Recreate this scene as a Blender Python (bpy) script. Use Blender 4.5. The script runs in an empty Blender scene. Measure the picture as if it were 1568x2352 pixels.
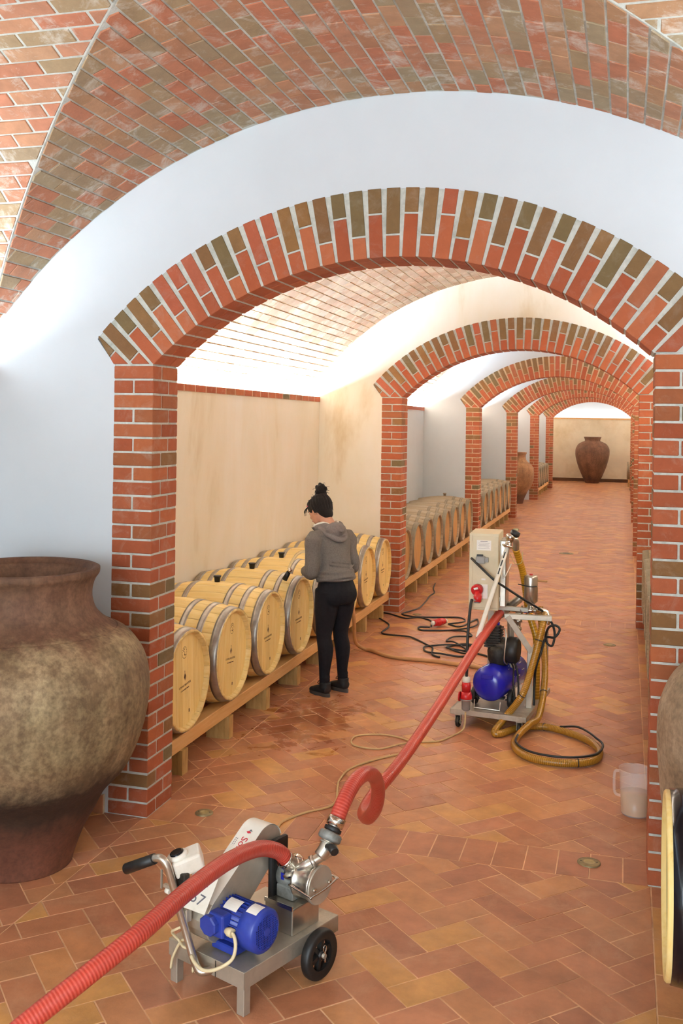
import bpy, bmesh, math, random
from mathutils import Vector, Matrix
random.seed(7)
S = bpy.context.scene
COL = S.collection
PI = math.pi

# ------------------------------------------------------------------ camera
F_PX, YAW, ROLL = 2300.0, math.radians(15.898), 0.015
cam_d = bpy.data.cameras.new('camera')
cam = bpy.data.objects.new('camera', cam_d)
COL.objects.link(cam)
cam_d.sensor_fit = 'VERTICAL'
cam_d.sensor_height = 36.0
cam_d.sensor_width = 24.0
cam_d.lens = F_PX / 2352 * 36.0
cam_d.shift_y = -(1176 - 971.17) / 2352
cam_d.clip_start = 0.05
cam_d.clip_end = 200
cam.matrix_world = Matrix.Translation((0, 0, 2.1)) @ Matrix.Rotation(YAW, 4, 'Z') @ Matrix.Rotation(PI / 2, 4, 'X') @ Matrix.Rotation(ROLL, 4, 'Z')
S.camera = cam

# ------------------------------------------------------------------ world, lights, exposure
w = bpy.data.worlds.new('world')
S.world = w
w.use_nodes = True
w.node_tree.nodes['Background'].inputs[0].default_value = (0.86, 0.93, 1.0, 1)
w.node_tree.nodes['Background'].inputs[1].default_value = 0.5
S.view_settings.view_transform = 'Standard'
S.view_settings.look = 'None'
S.view_settings.gamma = 1.0
S.view_settings.use_curve_mapping = False
S.view_settings.exposure = 0.24
S.cycles.diffuse_bounces = 6
S.cycles.max_bounces = 10

PLANES = [4.80, 10.87, 16.95, 22.90, 28.70, 34.45]      # front faces of the six arched cross walls
TH = 0.30                                               # their thickness
END_Y = 39.4
XL, XR = -3.36, 1.08                                    # side wall faces
XC, ZC, RV = -1.07, 0.83, 2.89                          # vault circle
AXC, AZC, RI, RE = -1.12, 1.10, 1.82, 2.16              # arch circle
LEDGE = 2.39
BAYS = [(-4.4, 4.80)] + [(PLANES[i] + TH, (PLANES[i + 1] if i < 5 else END_Y)) for i in range(6)]


def area_light(name, loc, size, energy, color, rot, spread=180):
    l = bpy.data.lights.new(name, 'AREA')
    l.shape = 'RECTANGLE'
    l.size, l.size_y = size
    l.energy = energy
    l.color = color
    l.spread = math.radians(spread)
    o = bpy.data.objects.new(name, l)
    COL.objects.link(o)
    o.location = loc
    o.rotation_euler = rot
    return o


DAY = (0.66, 0.84, 1.0)
COOL, WARM, NEUT = (0.80, 0.91, 1.0), (1.0, 0.87, 0.70), (1.0, 0.94, 0.88)
COVE = [(100, COOL), (500, DAY), (560, DAY), (540, DAY), (520, DAY), (520, DAY), (520, DAY)]
for i, (y0, y1) in enumerate(BAYS):
    e, c = COVE[i]
    ln = y1 - y0 - 0.1
    for x, tilt in ((XL - 0.055, -0.25), (XR + 0.06, 0.25)):
        # LED strip lying in the cove behind the ledge course, pointing up at the vault
        area_light('cove_light', (x, (y0 + y1) / 2, 2.375), (0.05, ln), e * ln / 6, c, (PI, 0 + tilt, 0))
# fill lamp added behind the camera, for assumed daylight from an unseen opening
area_light('assumed_daylight_fill', (-1.1, -4.2, 2.0), (3.2, 2.8), 400, (0.78, 0.90, 1.0), (PI / 2, 0, 0))

# ------------------------------------------------------------------ materials


def srgb(h):
    if isinstance(h, tuple):
        v = [x / 255 for x in h]
    else:
        h = h.lstrip('#')
        v = [int(h[i:i + 2], 16) / 255 for i in (0, 2, 4)]
    return tuple((x / 12.92 if x <= 0.04045 else ((x + 0.055) / 1.055) ** 2.4) for x in v) + (1,)


def newmat(name):
    m = bpy.data.materials.new(name)
    m.use_nodes = True
    nt = m.node_tree
    b = nt.nodes['Principled BSDF']
    return m, nt, b


def N(nt, typ, **kw):
    n = nt.nodes.new(typ)
    for k, v in kw.items():
        if k == 'inp':
            for a, b in v.items():
                n.inputs[a].default_value = b
        else:
            setattr(n, k, v)
    return n


def ramp(nt, stops, interp='LINEAR'):
    r = nt.nodes.new('ShaderNodeValToRGB')
    r.color_ramp.interpolation = interp
    els = r.color_ramp.elements
    while len(els) < len(stops):
        els.new(0.5)
    for e, (p, c) in zip(els, stops):
        e.position = p
        e.color = c if not isinstance(c, str) else srgb(c)
    return r


def mixc(nt, blend, fac, a, b):
    m = nt.nodes.new('ShaderNodeMix')
    m.data_type = 'RGBA'
    m.blend_type = blend
    for s, v in (('Factor', fac), ('A', a), ('B', b)):
        sock = [i for i in m.inputs if i.name == s and (i.type == 'RGBA' or s == 'Factor')][0]
        if hasattr(v, 'links') or hasattr(v, 'is_linked'):
            nt.links.new(v, sock)
        elif isinstance(v, str):
            sock.default_value = srgb(v)
        else:
            sock.default_value = v
    return [o for o in m.outputs if o.type == 'RGBA'][0]


def noise(nt, scale, detail=4, rough=0.6, vec=None, dist=0.0):
    n = N(nt, 'ShaderNodeTexNoise', inp={'Scale': scale, 'Detail': detail, 'Roughness': rough, 'Distortion': dist})
    if vec is not None:
        nt.links.new(vec, n.inputs['Vector'])
    return n.outputs['Fac']


def vec_obj(nt, scale=(1, 1, 1), world=False, rot=(0, 0, 0)):
    mp = N(nt, 'ShaderNodeMapping', inp={'Scale': scale, 'Rotation': rot})
    if world:
        g = N(nt, 'ShaderNodeNewGeometry')
        nt.links.new(g.outputs['Position'], mp.inputs['Vector'])
    else:
        t = N(nt, 'ShaderNodeTexCoord')
        nt.links.new(t.outputs['Object'], mp.inputs['Vector'])
    return mp.outputs['Vector']


def bump(nt, b, h, strength=0.3, dist=0.01):
    bp = N(nt, 'ShaderNodeBump', inp={'Strength': strength, 'Distance': dist})
    nt.links.new(h, bp.inputs['Height'])
    nt.links.new(bp.outputs['Normal'], b.inputs['Normal'])


def plain(name, col, rough=0.5, metal=0.0, var=0.12, nscale=14, bmp=0.0, spec=0.5, dirt=None, world=False, stretch=(1, 1, 1)):
    m, nt, b = newmat(name)
    v = vec_obj(nt, stretch, world)
    f = noise(nt, nscale, 5, 0.6, v)
    c = srgb(col)
    lo = tuple(x * (1 - var) for x in c[:3]) + (1,)
    hi = tuple(min(1, x * (1 + var)) for x in c[:3]) + (1,)
    r = ramp(nt, [(0.3, lo), (0.7, hi)])
    nt.links.new(f, r.inputs[0])
    out = r.outputs[0]
    if dirt:
        f2 = noise(nt, nscale * 0.35, 6, 0.7, v)
        r2 = ramp(nt, [(0.5, (0, 0, 0, 1)), (0.72, (0.75, 0.75, 0.75, 1))])
        nt.links.new(f2, r2.inputs[0])
        out = mixc(nt, 'MIX', r2.outputs[0], out, dirt)
    nt.links.new(out, b.inputs['Base Color'])
    b.inputs['Roughness'].default_value = rough
    b.inputs['Metallic'].default_value = metal
    b.inputs['Specular IOR Level'].default_value = spec
    if bmp:
        bump(nt, b, noise(nt, nscale * 4, 4, 0.6, v), bmp, 0.004)
    return m


def rand_src(nt):
    """per-piece random number: the object's own, or for joined pieces their stored attribute"""
    oi = N(nt, 'ShaderNodeObjectInfo')
    at = N(nt, 'ShaderNodeAttribute', attribute_name='rnd')
    ad = N(nt, 'ShaderNodeMath', operation='ADD')
    nt.links.new(oi.outputs['Random'], ad.inputs[0])
    nt.links.new(at.outputs['Fac'], ad.inputs[1])
    fr = N(nt, 'ShaderNodeMath', operation='FRACT')
    nt.links.new(ad.outputs[0], fr.inputs[0])
    return fr.outputs[0]


def piece_mat(name, cols, rough=0.85, smear='#c9c6bc', smear_amt=0.25, bmp=0.4, scale=22, mottle=0.25, second=None):
    m, nt, b = newmat(name)
    r0 = rand_src(nt)
    stops = [(i / len(cols), srgb(c)) for i, c in enumerate(cols)]
    r = ramp(nt, stops, 'CONSTANT')
    nt.links.new(r0, r.inputs[0])
    wv = vec_obj(nt, (1, 1, 1), True)
    # shift pattern per piece
    f = noise(nt, scale, 5, 0.65, wv)
    rm = ramp(nt, [(0.25, (1 - mottle,) * 3 + (1,)), (0.75, (1 + 0 * mottle,) * 3 + (1,))])
    nt.links.new(f, rm.inputs[0])
    c1 = mixc(nt, 'MULTIPLY', 1.0, r.outputs[0], rm.outputs[0])
    f2 = noise(nt, scale * 0.45, 6, 0.75, wv, 0.6)
    rs = ramp(nt, [(0.52, (0, 0, 0, 1)), (0.75, (smear_amt * 2,) * 3 + (1,))])
    nt.links.new(f2, rs.inputs[0])
    c2 = mixc(nt, 'MIX', rs.outputs[0], c1, smear)
    if second:
        f3 = noise(nt, 0.9, 4, 0.6, wv)
        r3 = ramp(nt, [(0.45, (0, 0, 0, 1)), (0.7, (second[1],) * 3 + (1,))])
        nt.links.new(f3, r3.inputs[0])
        c2 = mixc(nt, 'MIX', r3.outputs[0], c2, second[0])
    nt.links.new(c2, b.inputs['Base Color'])
    b.inputs['Roughness'].default_value = rough
    b.inputs['Specular IOR Level'].default_value = 0.3
    bump(nt, b, noise(nt, 60, 4, 0.6, wv), bmp, 0.003)
    return m




def wet_stain(m):
    """damp patches where wine was spilled in front of the barrels: darker and glossier"""
    nt = m.node_tree
    bs = nt.nodes['Principled BSDF']
    g = N(nt, 'ShaderNodeNewGeometry')
    mp = N(nt, 'ShaderNodeMapping', inp={'Location': (2.1, -6.7, 0), 'Scale': (1, 1, 1)})
    nt.links.new(g.outputs['Position'], mp.inputs['Vector'])
    mp2 = N(nt, 'ShaderNodeMapping', inp={'Scale': (1.5, 0.85, 0)})
    nt.links.new(mp.outputs[0], mp2.inputs['Vector'])
    ln = N(nt, 'ShaderNodeVectorMath', operation='LENGTH')
    nt.links.new(mp2.outputs[0], ln.inputs[0])
    f = noise(nt, 3.2, 6, 0.65, vec_obj(nt, (1, 1, 1), True), 1.2)
    ma = N(nt, 'ShaderNodeMath', operation='MULTIPLY_ADD', inp={1: -0.42, 2: 0.30})
    nt.links.new(ln.outputs['Value'], ma.inputs[0])
    ad = N(nt, 'ShaderNodeMath', operation='ADD')
    nt.links.new(f, ad.inputs[0])
    nt.links.new(ma.outputs[0], ad.inputs[1])
    r = ramp(nt, [(0.55, (0, 0, 0, 1)), (0.70, (1, 1, 1, 1))])
    nt.links.new(ad.outputs[0], r.inputs[0])
    src = bs.inputs['Base Color'].links[0].from_socket
    dk = mixc(nt, 'MULTIPLY', 1.0, src, (0.66, 0.52, 0.45, 1))
    nt.links.new(mixc(nt, 'MIX', r.outputs[0], src, dk), bs.inputs['Base Color'])
    rr = N(nt, 'ShaderNodeMapRange', inp={'To Min': 0.36, 'To Max': 0.16})
    nt.links.new(r.outputs[0], rr.inputs['Value'])
    nt.links.new(rr.outputs[0], bs.inputs['Roughness'])


M = {}
BR = [(162, 85, 54), (167, 91, 58), (152, 77, 47), (171, 96, 58), (158, 82, 51), (130, 92, 54), (166, 89, 56), (152, 89, 55), (162, 85, 53), (169, 97, 62), (112, 94, 62), (156, 82, 51), (164, 89, 58), (157, 80, 49)]
M['brick'] = piece_mat('pier_brick', BR, smear='#c9b9a8', smear_amt=0.10, mottle=0.18)
M['arch_out'] = piece_mat('arch_brick', ['#86623c', '#a8583c', '#8c643a', '#74603f', '#a05e3e', '#7e5a38', '#aa5c42', '#7c5f3c'], smear_amt=0.06, mottle=0.2)
M['arch_in'] = piece_mat('arch_brick_red', [(168, 89, 56), (171, 92, 58), (163, 83, 50), (174, 98, 63), (166, 87, 56), (157, 80, 50)], smear_amt=0.06, mottle=0.15)
M['vault'] = piece_mat('vault_brick', ['#b67e60', '#ad8360', '#bc7c5e', '#a48a68', '#ba8264', '#b47658', '#a0886a', '#b88c6a', '#ba7658', '#a18e70', '#ba8664', '#b07c5c'],
                       smear='#c8c0b2', smear_amt=0.5, mottle=0.3, scale=14)
M['vault_far'] = piece_mat('vault_brick_far', [(186, 156, 131), (178, 143, 118), (195, 168, 141), (172, 139, 113), (185, 147, 120), (184, 158, 136)],
                           smear='#cfc4ae', smear_amt=0.4, mottle=0.25, scale=10, second=('#8a6a48', 0.5))
M['tile'] = piece_mat('floor_tile', [(204, 144, 102), (197, 133, 96), (212, 150, 100), (193, 129, 93), (207, 141, 104), (187, 125, 93), (220, 163, 99), (199, 135, 98), (206, 144, 100), (189, 127, 91)],
                      rough=0.36, smear='#c89a78', smear_amt=0.35, mottle=0.38, scale=6.5, bmp=0.25)
wet_stain(M['tile'])
M['mortar'] = plain('mortar', '#bcbdb4', 0.95, var=0.12, nscale=30, bmp=0.5, world=True, dirt='#8f9186')
M['mortar_warm'] = plain('mortar_warm', '#c9b596', 0.95, var=0.12, nscale=30, bmp=0.4, world=True)
M['grout'] = plain('floor_grout', '#deb48c', 0.8, var=0.2, nscale=5, world=True, dirt='#8a5a3c')
M['plaster'] = plain('white_plaster', '#c5cacd', 0.9, var=0.02, nscale=3, bmp=0.08, world=True, spec=0.2)


def stained_plaster():
    m, nt, b = newmat('stained_plaster')
    v = vec_obj(nt, (1, 1, 0.35), True)
    f = noise(nt, 1.5, 6, 0.6, v, 0.4)
    r = ramp(nt, [(0.35, '#efeadf'), (0.6, '#e9e0cc'), (0.80, '#cbb48a')])
    nt.links.new(f, r.inputs[0])
    nt.links.new(r.outputs[0], b.inputs['Base Color'])
    b.inputs['Roughness'].default_value = 0.9
    b.inputs['Specular IOR Level'].default_value = 0.2
    bump(nt, b, noise(nt, 12, 4, 0.6, v), 0.08, 0.01)
    return m


M['plaster_stained'] = stained_plaster()
M['plaster_cream'] = plain('cream_plaster', '#e8dfc8', 0.9, var=0.06, nscale=2, world=True, spec=0.2, dirt='#cdbb94')


def wood_mat(name, lo, hi, dark, grain=(1, 14, 14), rough=0.55, stain=0.3, staincol='#5a4630'):
    m, nt, b = newmat(name)
    v = vec_obj(nt, grain)
    f = noise(nt, 3, 6, 0.6, v, 0.3)
    r = ramp(nt, [(0.3, lo), (0.6, hi), (0.8, dark)])
    nt.links.new(f, r.inputs[0])
    r0 = rand_src(nt)
    rr = ramp(nt, [(0.0, (0.86, 0.84, 0.80, 1)), (1.0, (1, 1, 1, 1))])
    nt.links.new(r0, rr.inputs[0])
    c = mixc(nt, 'MULTIPLY', 1.0, r.outputs[0], rr.outputs[0])
    v2 = vec_obj(nt, (1, 1, 1))
    f2 = noise(nt, 5, 6, 0.75, v2)
    r2 = ramp(nt, [(0.58, (0, 0, 0, 1)), (0.75, (stain,) * 3 + (1,))])
    nt.links.new(f2, r2.inputs[0])
    c = mixc(nt, 'MIX', r2.outputs[0], c, staincol)
    nt.links.new(c, b.inputs['Base Color'])
    b.inputs['Roughness'].default_value = rough
    bump(nt, b, f, 0.1, 0.003)
    return m


M['oak'] = wood_mat('oak_stave', '#f4dc9c', '#eccc80', '#d2a85c')
M['oak_head'] = wood_mat('oak_head', '#fae2a0', '#f4d688', '#e4bc6c', grain=(14, 14, 1), stain=0.12)
M['oak_old'] = wood_mat('weathered_oak_stave', '#a8967a', '#927f64', '#726250', stain=0.4)
M['oak_old_head'] = wood_mat('weathered_oak_head', '#c99a5a', '#b98748', '#94683a', grain=(14, 14, 1), stain=0.3)
M['beam'] = wood_mat('rack_timber', '#e8bc80', '#dcaa68', '#c48c4c', grain=(6, 1, 14), stain=0.25, staincol='#a85a30')
M['post'] = wood_mat('rack_block_timber', '#c9a468', '#b08c50', '#7c6438', grain=(10, 10, 2), stain=0.5, staincol='#5a4a28')
M['galv'] = plain('galvanised_hoop', '#a09a92', 0.38, 0.75, var=0.3, nscale=10, bmp=0.1, dirt='#8c8176')
M['galv_old'] = plain('dusty_hoop', '#857a66', 0.65, 0.3, var=0.2, nscale=10, dirt='#7c6c54')
M['steel'] = plain('stainless_steel', '#c4bdb0', 0.28, 0.9, var=0.1, nscale=6, dirt='#8d8372')
M['steel_dull'] = plain('brushed_steel', '#b8b0a0', 0.45, 0.6, var=0.12, nscale=9, dirt='#857a68')
M['chrome'] = plain('polished_steel', '#d8d2c8', 0.14, 1.0, var=0.04, nscale=8)
M['cast'] = plain('cast_grey_metal', '#8f918c', 0.6, 0.3, var=0.2, nscale=30, bmp=0.4, dirt='#5a564c')
M['blue'] = plain('blue_enamel', '#2b3f9e', 0.38, 0, var=0.12, nscale=16, dirt='#1e2c70')
M['blue_tank'] = plain('blue_tank_paint', '#1d1fa0', 0.22, 0, var=0.08, nscale=8)
M['blue_ink'] = plain('blue_ink', '#1b2390', 0.5)
M['black'] = plain('black_rubber', '#1b1a19', 0.5, 0, var=0.25, nscale=20)
M['black_gloss'] = plain('black_glossy_paint', '#0d1018', 0.16, 0.2, var=0.1, nscale=12)
M['black_iron'] = plain('black_cast_iron', '#2e2a24', 0.5, 0.3, var=0.4, nscale=40, bmp=0.6, dirt='#5c5242')
M['white'] = plain('white_plastic', '#e6e2d6', 0.45, 0, var=0.04, nscale=12, dirt='#cfc6b2')
M['cream'] = plain('cream_rubber', '#d6c49c', 0.5, 0, var=0.1, nscale=20)
M['cord'] = plain('beige_cord', '#c7a877', 0.6, 0, var=0.12, nscale=20)
M['tan_hose'] = plain('tan_hose_rubber', '#b08252', 0.55, 0, var=0.12, nscale=10)
M['beige_paint'] = plain('beige_cabinet_paint', '#cfc3a4', 0.5, 0, var=0.04, nscale=8, dirt='#c0b38e')
M['red_plastic'] = plain('red_plastic', '#c01f22', 0.35, 0, var=0.1, nscale=20)
M['grey_plastic'] = plain('grey_plastic', '#8e8c88', 0.5, 0, var=0.1, nscale=20)
M['label'] = plain('white_label', '#e9e6de', 0.6, 0, var=0.02, nscale=10)
M['red_ink'] = plain('red_ink', '#c8243a', 0.6)
M['dark_ink'] = plain('dark_ink', '#5a3a20', 0.7)
M['grey_ink'] = plain('grey_ink', '#6a6a72', 0.7)
M['skin'] = plain('skin', '#bb866a', 0.55, 0, var=0.06, nscale=30)
M['hair'] = plain('dark_hair', '#0e0705', 0.7, 0, var=0.4, nscale=60, bmp=0.6, spec=0.25, stretch=(1, 1, 3))
M['hoodie'] = plain('grey_melange_fleece', '#67615c', 0.95, 0, var=0.16, nscale=90, bmp=0.5, spec=0.1)
M['hood'] = plain('grey_fleece_lightened', '#736b67', 0.95, 0, var=0.14, nscale=90, bmp=0.5, spec=0.1)  # same cloth as the hoodie, its brighter look put into the colour
M['hood_lining'] = plain('white_hood_lining', '#d8d3c8', 0.9)
M['leggings'] = plain('black_denim', '#161519', 0.85, 0, var=0.25, nscale=40, bmp=0.2, spec=0.2)
M['shoe'] = plain('black_shoe_fabric', '#111112', 0.7, 0, var=0.3, nscale=50, bmp=0.3)
M['sole'] = plain('dark_grey_sole', '#3a3531', 0.7)
M['pink'] = plain('pink_clip', '#c03a6a', 0.4)
M['brass'] = plain('dull_brass', '#a9996c', 0.45, 0.6, var=0.2, nscale=30)
M['drain_metal'] = plain('drain_metal', '#8d7f5c', 0.5, 0.5, var=0.25, nscale=30)


def hose_mat(name, base, rib, freq, trans=0.0, rough=0.35):
    """corrugated hose: UV.y runs along the hose, in metres"""
    m, nt, b = newmat(name)
    uv = N(nt, 'ShaderNodeUVMap', uv_map='UVMap')
    sp = N(nt, 'ShaderNodeSeparateXYZ')
    nt.links.new(uv.outputs[0], sp.inputs[0])
    mu = N(nt, 'ShaderNodeMath', operation='MULTIPLY', inp={1: freq})
    nt.links.new(sp.outputs['Y'], mu.inputs[0])
    sn = N(nt, 'ShaderNodeMath', operation='SINE')
    nt.links.new(mu.outputs[0], sn.inputs[0])
    mr = N(nt, 'ShaderNodeMapRange', inp={'From Min': -1.0, 'From Max': 1.0})
    nt.links.new(sn.outputs[0], mr.inputs['Value'])
    r = ramp(nt, [(0.25, base), (0.8, rib)])
    nt.links.new(mr.outputs[0], r.inputs[0])
    f = noise(nt, 9, 4, 0.6, vec_obj(nt, (1, 1, 1), True))
    rr = ramp(nt, [(0.3, (0.85, 0.85, 0.85, 1)), (0.7, (1, 1, 1, 1))])
    nt.links.new(f, rr.inputs[0])
    nt.links.new(mixc(nt, 'MULTIPLY', 1.0, r.outputs[0], rr.outputs[0]), b.inputs['Base Color'])
    b.inputs['Roughness'].default_value = rough
    if trans:
        b.inputs['Subsurface Weight'].default_value = trans
        b.inputs['Subsurface Radius'].default_value = (0.02, 0.01, 0.004)
    bump(nt, b, mr.outputs[0], 0.35, 0.002)
    return m


M['red_hose'] = hose_mat('red_corrugated_hose', '#bc3c2e', '#cc5545', 2 * PI / 0.011)
M['amber_hose'] = hose_mat('amber_corrugated_hose', '#94681c', '#b0802e', 2 * PI / 0.012, rough=0.25)
M['yellow_hose'] = hose_mat('yellow_corrugated_hose', '#b07c10', '#d09a2c', 2 * PI / 0.022, rough=0.3)


def clear_plastic():
    m, nt, b = newmat('translucent_plastic')
    b.inputs['Base Color'].default_value = (0.93, 0.88, 0.84, 1)
    b.inputs['Roughness'].default_value = 0.3
    b.inputs['Alpha'].default_value = 0.16
    return m


M['clear'] = clear_plastic()
M['wine'] = plain('cloudy_wine', '#b88a50', 0.3, 0, var=0.08, nscale=10)


def glass_mat():
    m, nt, b = newmat('clear_tube')
    b.inputs['Base Color'].default_value = (0.9, 0.85, 0.7, 1)
    b.inputs['Alpha'].default_value = 0.45
    b.inputs['Roughness'].default_value = 0.1
    b.inputs['Transmission Weight'].default_value = 0.7
    b.inputs['IOR'].default_value = 1.2
    return m


M['glass'] = glass_mat()


def clay_mat(name, top, mid, pale, low, zt, zl, h, rough=0.75):
    """old clay jar: limewash bloom in the middle, darker band low down"""
    m, nt, b = newmat(name)
    v = vec_obj(nt, (1, 1, 0.5))
    v1 = vec_obj(nt, (1, 1, 1))
    t = N(nt, 'ShaderNodeTexCoord')
    sp = N(nt, 'ShaderNodeSeparateXYZ')
    nt.links.new(t.outputs['Object'], sp.inputs[0])
    n1 = noise(nt, 3.2, 7, 0.7, v, 0.3)
    ad = N(nt, 'ShaderNodeMath', operation='MULTIPLY_ADD', inp={1: 0.35, 2: -0.175})
    nt.links.new(n1, ad.inputs[0])
    z = N(nt, 'ShaderNodeMath', operation='ADD')
    nt.links.new(sp.outputs['Z'], z.inputs[0])
    nt.links.new(ad.outputs[0], z.inputs[1])
    zn = N(nt, 'ShaderNodeMath', operation='DIVIDE', inp={1: h})
    nt.links.new(z.outputs[0], zn.inputs[0])
    r = ramp(nt, [(0.0, '#7d4a34'), (zl * 0.45, '#6e4230'), (zl * 0.75, low), (zl, low), (zl + 0.08, mid), (zt - 0.04, mid), (zt + 0.02, top), (1.0, top)])
    nt.links.new(zn.outputs[0], r.inputs[0])
    n2 = noise(nt, 5, 8, 0.75, v1)
    r2 = ramp(nt, [(0.42, (0, 0, 0, 1)), (0.68, (1, 1, 1, 1))])
    nt.links.new(n2, r2.inputs[0])
    # the bloom stays on the body
    mk = ramp(nt, [(zl - 0.02, (0, 0, 0, 1)), (zl + 0.12, (0.8, 0.8, 0.8, 1)), (zt - 0.03, (0.8, 0.8, 0.8, 1)), (zt + 0.02, (0.1, 0.1, 0.1, 1))])
    nt.links.new(zn.outputs[0], mk.inputs[0])
    mm = mixc(nt, 'MULTIPLY', 1.0, r2.outputs[0], mk.outputs[0])
    c = mixc(nt, 'MIX', mm, r.outputs[0], pale)
    vs_ = vec_obj(nt, (1, 1, 0.12))
    n4 = noise(nt, 7, 6, 0.7, vs_, 0.2)
    r4 = ramp(nt, [(0.35, (0.55, 0.50, 0.44, 1)), (0.58, (1, 1, 1, 1))])
    nt.links.new(n4, r4.inputs[0])
    c = mixc(nt, 'MULTIPLY', 0.8, c, r4.outputs[0])
    n5 = noise(nt, 2.2, 5, 0.6, v1)
    r5 = ramp(nt, [(0.40, (0.62, 0.60, 0.52, 1)), (0.6, (1, 1, 1, 1))])
    nt.links.new(n5, r5.inputs[0])
    c = mixc(nt, 'MULTIPLY', 0.8, c, r5.outputs[0])
    n3 = noise(nt, 40, 4, 0.6, v1)
    r3 = ramp(nt, [(0.35, (0.72, 0.72, 0.72, 1)), (0.6, (1, 1, 1, 1))])
    nt.links.new(n3, r3.inputs[0])
    c = mixc(nt, 'MULTIPLY', 1.0, c, r3.outputs[0])
    nt.links.new(c, b.inputs['Base Color'])
    b.inputs['Roughness'].default_value = rough
    bump(nt, b, noise(nt, 18, 6, 0.7, v1), 0.35, 0.01)
    return m


# ------------------------------------------------------------------ object helpers
def props(o, label=None, cat=None, group=None, kind=None, category=None):
    cat = cat or category
    if label: o['label'] = label
    if cat: o['category'] = cat
    if group: o['group'] = group
    if kind: o['kind'] = kind
    return o


def link(name, me, mat=None, parent=None, smooth=False, **kw):
    o = bpy.data.objects.new(name, me)
    COL.objects.link(o)
    if mat is not None and not me.materials:
        me.materials.append(M[mat] if isinstance(mat, str) else mat)
    if parent is not None:
        o.parent = parent
    if smooth:
        me.polygons.foreach_set('use_smooth', [True] * len(me.polygons))
    return props(o, **kw)


def empty(name, loc=(0, 0, 0), rz=0, **kw):
    o = bpy.data.objects.new(name, None)
    o.empty_display_size = 0.1
    COL.objects.link(o)
    o.location = loc
    o.rotation_euler = (0, 0, rz)
    return props(o, **kw)


def copy_tree(o, parent=None):
    c = o.copy()
    COL.objects.link(c)
    if parent is not None:
        c.parent = parent
    for ch in o.children:
        copy_tree(ch, c)
    return c


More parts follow.
